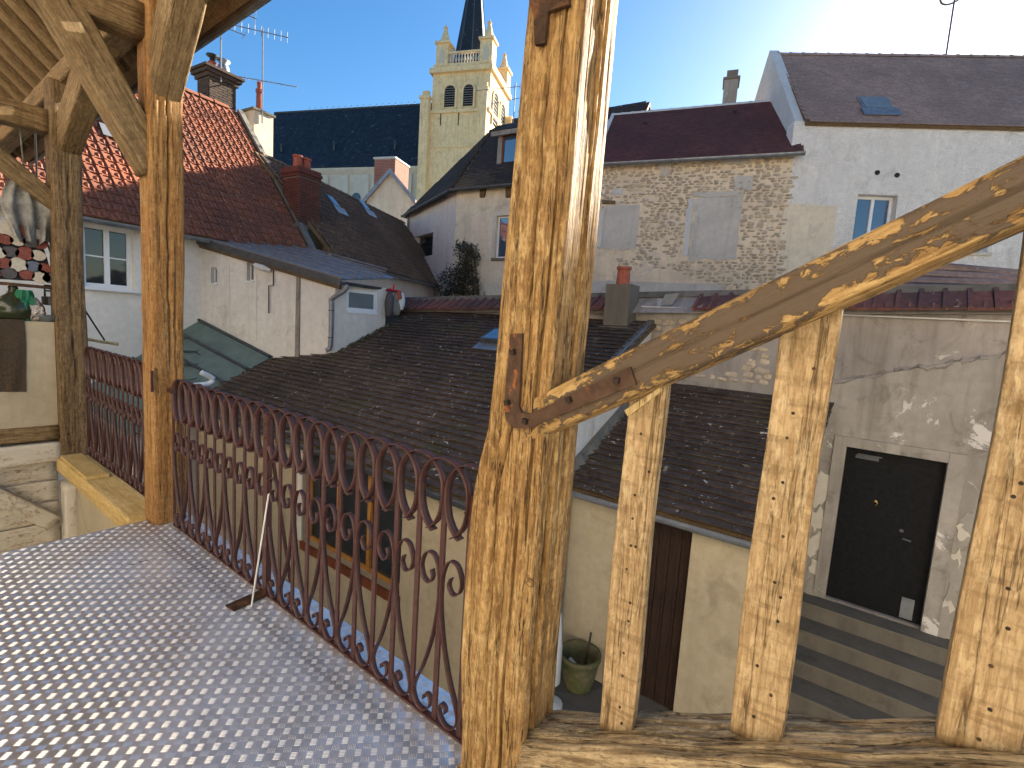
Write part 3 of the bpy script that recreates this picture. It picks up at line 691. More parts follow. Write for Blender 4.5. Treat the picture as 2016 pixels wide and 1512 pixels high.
# painted log ends
lp = thing('log_end_panel', q(40, 552), 'arched panel of red, white and blue painted log ends above the ledge', 'panel')
out = [(-70, 545), (-70, 470), (-30, 448), (5, 441), (35, 442), (62, 452), (80, 472), (92, 505), (101, 538), (108, 556)]
obj('backboard', MB().prism([q(*p, -6.20) for p in out], (-.03, 0, 0)), W['blackmetal'], lp)
disc = [(12, 451, 'dwhite'), (41, 455, 'dred'), (66, 461, 'dwhite'), (9, 471, 'dred'), (33, 473, 'dwhite'), (58, 478, 'dblack'), (78, 481, 'dred'), (20, 496, 'dblack'), (48, 499, 'dred'), (74, 503, 'dwhite'), (-6, 497, 'dwhite'),
        (7, 518, 'dred'), (35, 521, 'dwhite'), (65, 525, 'dblue'), (87, 529, 'dred'), (17, 538, 'dblack'), (52, 541, 'dred'), (80, 545, 'dwhite'), (97, 547, 'dblack'), (-14, 536, 'dred'), (-20, 470, 'dblack'), (-20, 515, 'dwhite'), (-32, 493, 'dred')]
for x, y, m in disc:
    c = q(x, y, -6.195); r = .058*random.uniform(.85, 1.1); mbd = MB(); k = random.uniform(0, 6); n = 14
    ring = [(r*(1+.08*math.sin(3*t+k)+.05*math.sin(7*t))*math.cos(t), r*(.9+.08*math.cos(2*t+k))*math.sin(t)) for t in np.linspace(0, 2*math.pi, n, endpoint=False)]
    mbd.prism([c+V3(0, a, b) for a, b in ring], (.03, 0, 0)); obj('log_end', mbd, W[m], lp)
for y0 in (q(20, 500)[1], q(90, 500)[1]):
    pass
obj('shelf_edge', MB().prism([q(-70, 548, -6.16), q(128, 566, -6.16), q(128, 572, -6.16), q(-70, 554, -6.16)], (-.1, 0, 0)), W['rust'], lp)
obj('bracket_foot', MB().bx(-6.24, -6.2, q(105, 560)[1]-.01, q(105, 560)[1]+.015, 1.28, q(105, 566)[2]), W['blackmetal'], lp)
# grey cloth hung on the log panel
gc = MB(); nu, nv = 26, 22; ct = q(48, 340); hh = .62
for side in (0, 1):
    for j in range(nv+1):
        v = j/nv; hw = (.07+.11*math.sin(min(1.0, v*1.6)*1.5))*(1-.35*max(0, v-.55)/.45)
        for i in range(nu+1):
            u = i/nu*2-1; f = .035*math.sin(u*9+v*2.5)*(.3+v)+.02*math.sin(u*17+1-v*3)*v
            gc.v.append((ct[0]+f+.03*v-.01*side, ct[1]+u*hw+.03*v, ct[2]-hh*v*(1-.10*abs(u))-.02*math.sin(u*7)*v))
n1 = (nu+1)*(nv+1)
for j in range(nv):
    for i in range(nu):
        k = j*(nu+1)+i; gc.f.append((k, k+1, k+nu+2, k+nu+1)); gc.f.append((n1+k, n1+k+nu+1, n1+k+nu+2, n1+k+1))
rim = list(range(nu+1))+[(j+1)*(nu+1)+nu for j in range(nv)]+[nv*(nu+1)+i for i in range(nu-1, -1, -1)]+[j*(nu+1) for j in range(nv-1, 0, -1)]
gc.f += [(rim[k], n1+rim[k], n1+rim[(k+1) % len(rim)], rim[(k+1) % len(rim)]) for k in range(len(rim))]
gc.tube([ct, V3(ct[0], ct[1]-.02, 2.99)], .006, 6)
obj('grey_cloth', gc, W['greycloth'], smooth=True, label='crumpled grey cloth hanging from the tie beam above the log-end panel', cat='cloth')
sl = thing('slatted_rack', q(95, 425), 'small dark slatted rack hanging beside the old post at the gallery end', 'rack')
for y in (384, 398, 413): obj('slat', MB().prism([q(76, y, -6.2), q(113, y+1, -6.2), q(116, y+7, -6.2), q(76, y+6, -6.2)], (-.05, 0, 0)), W['board'], sl)
a = q(94, 380, -6.22); obj('hanger', MB().tube([V3(a[0], a[1], 2.98), q(94, 416, -6.22)], .008, 6), W['blackmetal'], sl)
# trapeze bar on a black cord
trp = thing('trapeze_bar', q(200, 672, -6.0), 'pale wooden bar slung on a black cord under the white house window', 'swing')
XT = -6.4
c0, c1, c2 = q(76, 432, XT), q(108, 520, XT), q(206, 670, XT-.2)
obj('cord', MB().tube([V3(c0[0], c0[1], 3.0), c0, c1, c2], .008, 6), W['blackmetal'], trp)
obj('cord_loop', MB().tube(cat([c0, q(98, 448, XT), q(105, 466, XT), q(96, 462, XT), q(88, 440, XT)], 4), .007, 6), W['blackmetal'], trp)
obj('bar', MB().tube([q(160, 666, XT-.2), q(233, 678, XT-.2)], .016, 8), W['splinter'], trp)
# bottles and small things standing on the ledge
LZ = 1.28
def led(x, X): p = q(x, 620, X); return V3(p[0], p[1], LZ)
b0 = led(28, -6.22)
dj = thing('demijohn', b0, 'dark olive glass demijohn standing on the ledge under the log-end panel', 'bottle')
obj('glass_body', MB().lathe([(.06, 0), (.13, .02), (.15, .09), (.13, .17), (.05, .23), (.03, .27), (.036, .28), (.03, .30), (0, .30)], b0, 20), W['oliveglass'], dj, smooth=True)
b1 = led(50, -6.16); gn = MB(); n = 16
for j in range(9):
    v = j/8; r = .03+.045*math.sin(v*2.7)*(1-v*.4)
    for i in range(n): a = 2*math.pi*i/n; rr = r*(1+.25*math.sin(a*6+v*5)); gn.v.append((b1[0]+rr*math.cos(a), b1[1]+rr*math.sin(a), LZ+.002+v*.27))
gn.f = [(j*n+i, j*n+(i+1) % n, (j+1)*n+(i+1) % n, (j+1)*n+i) for j in range(8) for i in range(n)]+[tuple(range(n))[::-1], tuple(8*n+i for i in range(n))]
obj('green_net', gn, W['net'], label='bunched bright green net standing on the ledge', cat='net')
b2 = led(68, -6.17); fb = MB(); n = 18
for j in range(10):
    v = j/9; r = .075*math.sin(.5+v*2.4)
    for i in range(n): a = 2*math.pi*i/n; rr = r*(1+random.uniform(-.16, .16)); fb.v.append((b2[0]+rr*math.cos(a), b2[1]+rr*math.sin(a), LZ+.001+v*.21))
fb.f = [(j*n+i, j*n+(i+1) % n, (j+1)*n+(i+1) % n, (j+1)*n+i) for j in range(9) for i in range(n)]+[tuple(range(n))[::-1], tuple(9*n+i for i in range(n))]
obj('foil_ornament', fb, W['silver'], label='crinkled silver ornament on the ledge beside the green net', cat='ornament')
b3 = led(94, -6.15)
obj('glass_bowl', MB().lathe([(.04, 0), (.05, .004), (.10, .055), (.105, .06), (.098, .06), (.045, .012), (0, .010)], b3, 22), W['frost'], smooth=True, label='shallow clear bowl on the ledge beside the old post', cat='bowl')
bs = thing('metal_stand', led(107, -6.26), 'small black metal stand with a drum, on the ledge behind the bowl', 'stand'); b4 = led(107, -6.26)
obj('drum', MB().lathe([(.075, .15), (.085, .155), (.085, .225), (.075, .23)], b4, 18), W['blackmetal'], bs)
obj('stem', MB().lathe([(.06, .0), (.06, .015), (.022, .03), (.02, .15)], b4, 14), W['blackmetal'], bs)
obj('handle_frame', MB().tube([b4+V3(0, -.06, .23), b4+V3(0, -.06, .33), b4+V3(0, .06, .33), b4+V3(0, .06, .23)], .009, 6).tube([b4+V3(0, -.06, .28), b4+V3(0, .06, .28)], .008, 6), W['blackmetal'], bs)
# ------------------------------------------------------------------ roofs and masonry helpers
def flat_tile(w=.165, L=.21, t=.022, lift=.034):
    h = w/2-.0015
    v = [(-h, 0, lift-t), (h, 0, lift-t), (h, L, -t*.2), (-h, L, -t*.2), (-h, 0, lift), (h, 0, lift), (h, L, t*.6), (-h, L, t*.6)]
    return v, [(3,2,1,0), (4,5,6,7), (0,1,5,4), (1,2,6,5), (2,3,7,6), (3,0,4,7)]
def lock_tile(w=.19, L=.27):
    mb = MB(); h = w/2-.002
    def sl(x0, x1, y0, y1, l0, l1, t): mb.add([(x0, y0, l0-t), (x1, y0, l0-t), (x1, y1, l1-t), (x0, y1, l1-t), (x0, y0, l0), (x1, y0, l0), (x1, y1, l1), (x0, y1, l1)], [(4,5,6,7), (0,1,5,4), (1,2,6,5), (3,0,4,7)])
    sl(-h, h, 0, L, .034, .004, .03); sl(-h, -h+.04, -.004, L, .060, .030, .05)
    c = .025; mb.add([(c, .01, .036), (c+.032, .09, .03), (c, .17, .02), (c-.032, .07, .03), (c-.004, .07, .058), (c+.004, .12, .05)], [(0,1,4), (1,5,4), (1,2,5), (2,3,5), (3,4,5), (3,0,4)])
    return mb.v, mb.f
def roof_tiles(parent, O, U, S, N, length, rise, w, g, mat, tmpl, clip=None, near=300, minpx=0, stagger=True, jit=.006, name='tile'):
    items = []; ns = int(rise/g); nu = int(length/w)+2
    for j in range(ns):
        for i in range(nu):
            u = (i+(.5 if stagger and j % 2 else 0))*w+random.uniform(-jit, jit)*.4; s = j*g
            if u < w*.35 or u > length-w*.35: continue
            if clip and not clip(u, s): continue
            a = random.uniform(-.012, .012); T = O+U*u+S*(s+random.uniform(-jit, jit))+N*random.uniform(0, jit*.6)
            items.append((T, U*math.cos(a)+S*math.sin(a), nrm(S*math.cos(a)-U*math.sin(a)+N*random.uniform(-.012, .012)), N))
    pieces(parent, name, items, tmpl, mat, 'far_tiles', near, minpx)
def axes(fr, slope):
    t = math.radians(slope); S = -fr.n*math.cos(t)+V3(0, 0, math.sin(t)); N = fr.n*math.sin(t)+V3(0, 0, math.cos(t)); return S, N
def pitched(parent, fr, u0, u1, ze, slope, D, mat, tmpl, w, g, slabmat, over=.25, near=300, minpx=0, clip=None, stagger=True, back=True, th=.08, gut=True):
    """front slope with tiles, plain back slope"""
    S, N = axes(fr, slope); t = math.radians(slope); rise = (D+over)/math.cos(t)
    O = fr.P(u0, ze, 0)-S*(over/math.cos(t)); L = u1-u0
    obj('roof_deck', MB().prism([O, O+fr.u*L, O+fr.u*L+S*rise, O+S*rise], -N*th), slabmat, parent)
    roof_tiles(parent, O+N*.004, fr.u, S, N, L, rise, w, g, mat, tmpl, clip, near, minpx, stagger)
    R = O+S*rise
    if back:
        S2 = fr.n*math.cos(t)+V3(0, 0, math.sin(t)); N2 = -fr.n*math.sin(t)+V3(0, 0, math.cos(t)); R2 = R
        obj('back_slope', MB().prism([R2, R2+fr.u*L, R2+fr.u*L-S2*rise, R2-S2*rise], -N2*th), mat, parent)
    if gut: obj('gutter', MB().gutter(O-fr.u*.02+fr.n*.07+V3(0, 0, -.03), O+fr.u*(L+.02)+fr.n*.07+V3(0, 0, -.03), .075), W['zinc'], parent)
    return O, S, N, rise
def ridge_caps(parent, p0, p1, mat, r=.10, step=.36, name='ridge_tile'):
    p0 = np.asarray(p0, float); p1 = np.asarray(p1, float); L = np.linalg.norm(p1-p0); d = (p1-p0)/L; a = nrm(np.cross(d, V3(0,0,1))); n = 8
    mb = MB(); k = [math.pi*i/n for i in range(n+1)]
    for y, rr in ((0, r*1.1), (step*.16, r*1.1), (step*.18, r), (step+.02, r*.96)):
        mb.v += [(math.cos(x)*rr, y, math.sin(x)*rr-.03) for x in k]
    m = n+1; mb.f = [(q*m+i, q*m+i+1, (q+1)*m+i+1, (q+1)*m+i) for q in range(3) for i in range(n)]+[tuple(range(m)), tuple(3*m+i for i in range(m))[::-1]]
    me = mesh(name, mb.v, mb.f, mat)
    for i in range(int(L/step)): link(name, me, parent, mat4(a, d, V3(0,0,1), p0+d*step*i))
def brick_stack(parent, fr, u0, u1, d0, d1, z0, z1, mat, mort, bw=.22, bh=.065, name='brick'):
    """brick chimney: mortar core with single bricks on the two visible faces"""
    obj('core', MB().prism([fr.P(u0, z0, d0), fr.P(u1, z0, d0), fr.P(u1, z0, d1), fr.P(u0, z0, d1)], V3(0,0,z1-z0)), mort, parent)
    items = []
    v = MB().box((0, 0, 0), (bw-.012, .03, bh-.012)); tm = (v.v, v.f)
    rows = int((z1-z0)/bh)
    for j in range(rows):
        z = z0+bh*(j+.5)
        for (A, dirn, outn, L) in ((fr.P(u0, z, d1), fr.u, fr.n, u1-u0), (fr.P(u1, z, d1), -fr.n, fr.u, d1-d0), (fr.P(u0, z, d1), -fr.n, -fr.u, d1-d0)):
            n = max(1, int(round(L/bw))); off = .5 if j % 2 else 0
            for i in range(n+1):
                a = max(0, (i-off)*L/n); b = min(L, (i+1-off)*L/n)
                if b-a < .03: continue
                k = (b-a)/bw
                items.append((A+dirn*(a+b)/2+outn*.004*random.random(), dirn*k, outn*-1 if False else nrm(np.cross(V3(0,0,1), dirn)), V3(0,0,1)))
    pieces(parent, name, items, tm, mat, 'far_bricks')
def pot(parent, c, r, h, mat, name='pot'):
    obj(name, MB().lathe([(r*1.05, 0), (r, h*.1), (r*.9, h*.82), (r*1.08, h*.86), (r*1.08, h), (r*.8, h), (r*.75, h*.6)], c, 14), mat, parent, smooth=False)

# ------------------------------------------------------------------ low building with the long dark tiled roof
XG = -2.92
lb = thing('low_outbuilding', (-6.2, 5.4, GZ), 'low cream outbuilding with orange-framed window under a long dark lichened tile roof', 'building')
fA = Fr(-9.7, 3.6, 1, 0)
wx0, wx1 = onY(597, 960, 3.6)[0], onY(791, 1050, 3.6)[0]; wz1 = -.33; wz0 = onY(690, 1118, 3.6)[2]
wall('wall', fA, 0, XG+9.7, GZ, -.14, .25, W['cream'], lb, holes=[(wx0+9.7, wx1+9.7, wz0, wz1)])
window(fA, lb, wx0+9.7, wx1+9.7, wz0, wz1, .09, W['orangeframe'], W['glass'], n=3, fw=.055, sill=(.03, .02, .12), sillmat=W['redframe'])
obj('lintel_band', MB().bx(wx0-.12, wx0-.002, 3.58, 3.597, wz0, wz1+.08), W['white'], lb)
obj('gable_wall', MB().prism([V3(XG, 3.6, GZ), V3(XG, 7.2, GZ), V3(XG, 7.2, 1.60), V3(XG, 3.6, -.19)], (-.22, 0, 0)), W['white'], lb)
t_ = math.atan(.49); S_, N_ = V3(0, math.cos(t_), math.sin(t_)), V3(0, -math.sin(t_), math.cos(t_))
Ol = V3(-9.75, 3.44, -.15-.06*.49); Lr = 3.83/math.cos(t_)
obj('roof_deck', MB().prism([Ol, V3(XG+.03, *Ol[1:]), V3(XG+.03, *Ol[1:])+S_*Lr, Ol+S_*Lr], -N_*.05), W['board'], lb)
def clipL(u, s):
    X = -9.75+u; Y = 3.44+s*math.cos(t_)
    return not (X < -8.25 and Y > 5.45+(X+8.3)*.3)
roof_tiles(lb, Ol+N_*.002, V3(1, 0, 0), S_, N_, XG+9.75, Lr, .165, .117, W['tdark'], flat_tile(t=.017, lift=.062), clipL)
obj('gutter', MB().gutter((-9.75, 3.385, -.175), (XG+.03, 3.385, -.175), .06), W['zincdark'], lb)
a = V3(XG+.01, 3.44, Ol[2])
obj('verge', MB().prism([a+N_*.0, a+N_*.055, a+N_*.055-V3(.10,0,0), a-V3(.10,0,0)], S_*Lr), W['cement'], lb)
obj('verge_strip', MB().prism([a+N_*.057+S_*1.9, a+N_*.07+S_*1.9, a+N_*.07+S_*1.9-V3(.025,0,0), a+N_*.057+S_*1.9-V3(.025,0,0)], S_*2.1), W['zinc'], lb)
# roof window
sp = lambda X, Y, h=0.0: V3(X, Y, -.15+.49*(Y-3.5))+N_*h
sk = obj('skylight', MB().prism([sp(-5.34, 6.14, .05), sp(-4.90, 6.14, .05), sp(-4.90, 6.52, .05), sp(-5.34, 6.52, .05)], N_*.10+V3(0,0,.02)), W['zincdark'], lb)
obj('pane', MB().prism([sp(-5.30, 6.18, .156), sp(-4.94, 6.18, .156), sp(-4.94, 6.48, .156), sp(-5.30, 6.48, .156)], N_*.012), W['glassblue'], sk)
obj('lead_skirt', MB().prism([sp(-5.38, 5.98, .072), sp(-4.88, 5.98, .072), sp(-4.88, 6.15, .082), sp(-5.38, 6.15, .082)], N_*.006), W['zinc'], sk)
# ------------------------------------------------------------------ low building on the right
rbd = thing('low_shed', (-1.8, 6, GZ), 'low cream shed with a dark plank door and a grey lichened tile roof', 'building')
fB = Fr(XG+.002, 5.0, 1, 0); X1 = -.62
d0, d1 = -2.17-XG, -1.40-XG
wall('wall', fB, 0, X1-XG, GZ, -.26, .25, W['cream'], rbd, holes=[(d0, d1, GZ-.1, -.40)])
obj('side_wall', MB().prism([V3(X1, 5.002, GZ), V3(X1, 7.28, GZ), V3(X1, 7.28, .72), V3(X1, 5.002, -.30)], (-.22, 0, 0)), W['greylow'], rbd)
dr = obj('door', MB().prism([fB.P(d0-.04, GZ, -.05), fB.P(d0+.03, GZ, -.05), fB.P(d0+.03, -.40, -.05), fB.P(d0-.04, -.40, -.05)], fB.n*.07), W['greywood'], rbd)
for i in range(6):
    a0 = d0+.035+i*(d1-d0-.04)/6; a1 = a0+(d1-d0-.04)/6-.006
    obj('plank', MB().prism([fB.P(a0, GZ+.02, -.12), fB.P(a1, GZ+.02, -.12), fB.P(a1, -.405, -.12), fB.P(a0, -.405, -.12)], -fB.n*.035), W['browndoor'], dr)
obj('backing', MB().prism([fB.P(d0, GZ, -.158), fB.P(d1, GZ, -.158), fB.P(d1, -.402, -.158), fB.P(d0, -.402, -.158)], -fB.n*.02), W['black'], dr)
tr = math.atan(1.1/2.39); S2_, N2_ = V3(0, math.cos(tr), math.sin(tr)), V3(0, -math.sin(tr), math.cos(tr))
Or = V3(XG+.005, 4.86, -.29); Lr2 = 2.41/math.cos(tr)
obj('roof_deck', MB().prism([Or, V3(X1+.08, *Or[1:]), V3(X1+.08, *Or[1:])+S2_*Lr2, Or+S2_*Lr2], -N2_*.05), W['board'], rbd)
roof_tiles(rbd, Or+N2_*.002, V3(1, 0, 0), S2_, N2_, X1+.08-XG, Lr2, .165, .112, W['tdark'], flat_tile(t=.017, lift=.062))
obj('gutter', MB().gutter((XG+.01, 4.80, -.30), (X1+.1, 4.80, -.30), .05), W['zinc'], rbd)
obj('downpipe', MB().tube([V3(XG+.10, 4.79, -.36), V3(XG+.10, 4.94, -.48), V3(XG+.10, 4.95, GZ+.02)], .038, 10), W['zinc'], rbd)
fl = MB(); nseg = 26
for i in range(nseg):                      # lumpy mortar fillet between the white gable and the lower roof
    y = i/nseg; c = Or+S2_*(Lr2*y)+V3(.05, 0, .01); r = .075+.02*math.sin(i*1.9)+random.uniform(-.012, .012)
    fl.v += [tuple(c+V3(-.05, 0, -.03)), tuple(c+V3(r, 0, -.02)), tuple(c+V3(r*.75, 0, .04)), tuple(c+V3(r*.1, 0, .10+random.uniform(-.02, .03))), tuple(c+V3(-.05, 0, .12))]
fl.f = [(i*5+k, i*5+k+1, (i+1)*5+k+1, (i+1)*5+k) for i in range(nseg-1) for k in range(4)]
obj('mortar_fillet', fl, W['cement'], rbd)
# ------------------------------------------------------------------ courtyard wall with tile coping, black door and steps
YW = 7.3
zc = lambda X: 1.74+(X+8.5)*.029
cw = thing('courtyard_wall', (-3, YW, GZ), 'long grey rendered courtyard wall with a red tile coping and black door surround', 'wall')
fW = Fr(0, YW, 1, 0)
kd0, kd1, kz0, kz1 = -.335, .605, -1.64, .325
wall('render', fW, -9.6, 2.6, GZ, 1.8, .3, W['grey'], cw, holes=[(kd0, kd1, kz0, kz1)], top=lambda u: zc(u)-.02)
la, lb_ = onY(1640, 752, YW), onY(1940, 703, YW)
zl = lambda X: la[2]+(X-la[0])*(lb_[2]-la[2])/(lb_[0]-la[0])
obj('lower_render', MB().prism([V3(-.61, YW-.001, GZ), V3(kd0-.03, YW-.001, GZ), V3(kd0-.03, YW-.001, kz1+.05), V3(kd1+.03, YW-.001, kz1+.05), V3(kd1+.03, YW-.001, GZ), V3(2.6, YW-.001, GZ), V3(2.6, YW-.001, zl(2.6)), V3(-.61, YW-.001, zl(-.61))], (0, -.035, 0)), W['greylow'], cw)
crack = [V3(-.61+i*.07, YW-.036, zl(-.61+i*.07)+random.uniform(-.035, .035)) for i in range(46)]
lm_ = MB()
for i in range(45):
    a, b = crack[i], crack[i+1]; k = random.uniform(.004, .035)
    if random.random() < .85: lm_.prism([a+V3(0, 0, -k), b+V3(0, 0, -k*random.random()), b+V3(0, .03, k), a+V3(0, .03, k)], V3(0, -.012, .008))
obj('ledge_mortar', lm_, W['grey'], cw)
obj('door_jamb', MB().bx(kd0-.13, kd0-.002, YW-.065, YW-.037, kz0, kz1+.12).bx(kd1+.002, kd1+.15, YW-.065, YW-.037, kz0-.6, kz1+.12).bx(kd0-.0, kd1+.0, YW-.065, YW-.037, kz1+.002, kz1+.12), W['greylow'], cw)
kd = obj('black_door', MB().bx(kd0, kd1, YW+.06, YW+.11, kz0, kz1), W['black'], cw)
obj('rail_panel', MB().bx(kd0+.07, kd1-.07, YW+.052, YW+.058, kz0+.1, kz1-.1), W['black'], kd)
obj('door_closer', MB().bx(kd0+.1, kd0+.33, YW+.02, YW+.05, kz1-.13, kz1-.09).bx(kd0+.12, kd0+.36, YW+.005, YW+.02, kz1-.085, kz1-.07), W['zincdark'], kd)
obj('knocker', MB().lathe([(.012, 0), (.02, .006), (.012, .014), (0, .016)], (kd0+.36, YW+.052, kz1-.62), 10, (0, -1, 0)).tube(cat([V3(kd0+.36, YW+.04, kz1-.62), V3(kd0+.38, YW+.035, kz1-.64), V3(kd0+.36, YW+.035, kz1-.67)], 4), .005, 6), flat('brass', (.5, .33, .1), .3, 1.0), kd)
obj('door_handle', MB().tube([(kd1-.28, YW+.05, kz0+.98), (kd1-.28, YW+.02, kz0+.98), (kd1-.20, YW+.015, kz0+.97)], .010, 8).lathe([(.022, 0), (.02, .006), (0, .008)], (kd1-.30, YW+.052, kz0+1.06), 10, (0, -1, 0)), W['zincdark'], kd)
obj('kick_plate', MB().bx(kd1-.20, kd1-.08, YW+.04, YW+.05, kz0+.03, kz0+.28), W['zinc'], kd)
obj('letter_box', MB().bx(kd1+.30, kd1+.42, YW-.10, YW-.037, -.62, -.50), W['blackmetal'], cw)
for i in range(7):                         # flaking plaster beside the door
    for side in (0, 1):
        X = (kd0-.20 if side == 0 else kd1+.20)+random.uniform(-.05, .05); z = kz0+.05+i*.23+random.uniform(-.1, .1)
        r = random.uniform(.05, .10); n = 13
        obj('plaster_flake', MB().prism([V3(X+r*random.uniform(.45, 1.3)*math.cos(t), YW-.036, z+r*2.0*random.uniform(.45, 1.3)*math.sin(t)) for t in np.linspace(0, 6.283, n, endpoint=False)], (0, -random.uniform(.008, .022), 0)), W['limewhite'] if random.random() < .45 else W['greylow'], cw)
stp = thing('steps', (.6, 6.7, GZ), 'worn concrete steps leading up to the black door', 'steps')
for i in range(4):
    o = obj('step', MB().bx(-.60, 2.3, 7.0-.33*i-(.0 if i == 0 else .0), 7.26 if i == 0 else 7.0-.33*(i-1)-.002, GZ+.003, kz0-.012-.2*i), W['concrete'], stp)
    obj('nosing', MB().bx(-.60, 2.3, 7.0-.33*i-.02, 7.0-.33*i+.02, kz0-.010-.2*i-.03, kz0-.010-.2*i), W['concrete'], o)
# coping tiles
su = nrm(V3(1, 0, .029)); cs = math.radians(36); CS = V3(0, math.cos(cs), math.sin(cs)); CN = nrm(np.cross(su, CS))
items = []
X = -9.4
while X < 2.5:
    if not (-3.45 < X < -2.42): items.append((V3(X, 7.10, zc(X)-.02)+CN*random.uniform(-.004, .008), su, nrm(CS+su*random.uniform(-.02, .02)), CN))
    X += .205
pieces(cw, 'coping_tile', items, lock_tile(.205, .42), W['tcop'], 'far_coping_tiles')
obj('ridge_cap', MB().prism([V3(-9.5, 7.40, zc(-9.5)+.20), V3(-9.5, 7.62, zc(-9.5)+.20), V3(-9.5, 7.56, zc(-9.5)+.29), V3(-9.5, 7.44, zc(-9.5)+.29)], su*12.1), W['cement'], cw)
obj('coping_bed', MB().prism([V3(-9.5, 7.15, zc(-9.5)-.05), V3(-9.5, 7.6, zc(-9.5)-.05), V3(-9.5, 7.58, zc(-9.5)+.22), V3(-9.5, 7.46, zc(-9.5)+.22)], su*12.1), W['grey'], cw)
ms = [onY(*p, 7.18) for p in ((1310, 580), (1337, 578), (1325, 600), (1300, 603))]
obj('metal_sheet', MB().prism(ms, (0, -.01, .004)), W['zinc'], cw)
cb = [onY(x, y, 7.25) for x, y in ((1262, 603), (1400, 609), (1640, 619), (2040, 635))]
obj('cable', MB().tube(cb, .010, 6), W['offwhite'], cw)
# rubble where the render has fallen off
def rubble(parent, fr, u0, u1, z0, z1, mat, rw, rh, skip=None, near=300, proud=.02, name='stone', dens=1.0):
    base = MB().lathe([(.30, -.5), (.5, -.2), (.46, .3), (.28, .5)], (0, 0, 0), 7)
    v = np.array(base.v); v = np.stack([v[:, 0], v[:, 1], v[:, 2]], 1); v += RNG.uniform(-.05, .05, v.shape); tm = (v, base.f); items = []
    z = z0
    while z < z1:
        h = rh*random.uniform(.7, 1.35); u = u0+random.uniform(0, rw)
        while u < u1:
            w = rw*random.uniform(.5, 1.5)
            if random.random() < dens and not (skip and skip(u+w/2, z+h/2)):
                hh = h*random.uniform(.7, 1.1); a = random.uniform(-.12, .12)
                items.append((fr.P(u+w/2, z+h/2+random.uniform(-.2, .2)*h, random.uniform(-.6, .3)*proud), (fr.u*math.cos(a)+V3(0,0,1)*math.sin(a))*w*.94, fr.n*proud*random.uniform(1.6, 3.4)*-1, (V3(0,0,1)*math.cos(a)-fr.u*math.sin(a))*hh*.92))
            u += w*random.uniform(.98, 1.12)
        z += h
    pieces(parent, name, items, tm, mat, 'small_'+name+'s', near)
rubble(cw, fW, -3.05, -1.35, .95, 1.72, W['stone'], .17, .09, lambda u, z: fbm(u*1.3, z*1.7, 5) > .52 or z < .9+(-1.35-u)*.05, near=120)
ch = thing('squat_chimney', (-3.25, 7.1, 1.5), 'squat cement chimney with a single red clay pot on the courtyard wall', 'chimney')
c0, c1 = onY(1199, 600, 7.15), onY(1246, 600, 7.15); ct = onY(1222, 559, 7.0)[2]
obj('stack', MB().bx(c0[0], c1[0], 7.0, 7.34, 1.45, ct), W['concrete'], ch)
obj('flaunching', MB().prism([V3(c0[0]-.05, 6.96, 1.35), V3(c1[0]+.10, 6.96, 1.35), V3(c1[0]+.10, 7.34, 1.35), V3(c0[0]-.05, 7.34, 1.35)], V3(0, .02, .26)), W['cement'], ch)
pot(ch, ((c0[0]+c1[0])/2, 7.16, ct), .105, .27, W['terracotta'])
# ------------------------------------------------------------------ things in the yard
b = onZ(1137, 1352, GZ)
pl = thing('planter', b, 'mossy round planter with a bottle and stick in it, beside the plank door', 'planter')
obj('tub', MB().lathe([(.125, 0), (.155, .03), (.195, .2), (.215, .36), (.235, .375), (.235, .42), (.205, .42), (.19, .3), (.16, .12), (0, .11)], b, 26), W['pot'], pl, smooth=True)
obj('stick', MB().tube([b+V3(.02, .08, .12), b+V3(.05, .12, .62)], .012, 6), W['bark'], pl)
obj('plastic_bottle', MB().tube([b+V3(-.12, -.02, .30), b+V3(.0, -.05, .25), b+V3(.07, -.06, .22)], [.02, .035, .035], 10), W['offwhite'], pl)
b = onZ(1083, 1392, GZ)
wb = thing('garden_parasol', b, 'closed white parasol standing beside the mossy planter, half hidden by the cracked post', 'parasol')
obj('canopy', MB().lathe([(.04, .25), (.085, .3), (.08, .7), (.05, 1.05), (.03, 1.1)], b, 14), W['offwhite'], wb, smooth=True)
obj('pole', MB().tube([b, b+V3(0, 0, .3)], .02, 8).lathe([(.13, 0), (.13, .05), (.03, .07)], b, 14), W['offwhite'], wb)
dc = V3(-1.0, 1.33, 1.25)
sd = thing('round_disc', dc, 'pale round disc fixed to the courtyard side of the cracked post', 'dish')
obj('disc', MB().lathe([(.115, -.01), (.12, .0), (.115, .012), (.06, .02), (0, .022)], V3(-.935, 1.335, 1.39), 28, (.25, -1, .1)), W['offwhite'], sd, smooth=True)
obj('arm', MB().tube([V3(-.93, 1.29, 1.38), V3(-.935, 1.335, 1.39)], .012, 8), W['zincdark'], sd)
# ------------------------------------------------------------------ white annexe with the metal roof
fa = Fr(-11.55, 4.385, 3.25, .975); LA = 3.39
an = thing('white_annexe', (-9.9, 5.4, -.5), 'white rendered annexe with a grey standing-seam metal roof rising from the dark tiles', 'building')
atop = lambda u: 2.84-(2.84-2.15)*u/LA
hol = []
for (xa, ya, xb, yb) in ((415, 526, 427, 558), (486, 517, 499, 553)):
    u_a, z_a = fa.px(xa, ya); u_b, z_b = fa.px(xb, yb); hol.append((u_a, u_b, z_b, z_a))
wall('side_wall', fa, -.12, LA, -.3, 2.5, .2, W['white'], an, holes=hol, top=atop)
for h in hol: window(fa, an, *h, .08, W['pvc'], W['glass'], n=1, fw=.03, sill=(.03, .02, .03))
f1 = Fr(-8.3, 5.36, 0, 1)
wz = (f1.px(683, 565), f1.px(742, 617))
h1 = (wz[0][0], wz[1][0], 1.62, 2.03)
wall('end_wall', f1, .002, 1.16, .2, 2.13, .2, W['white'], an, holes=[h1])
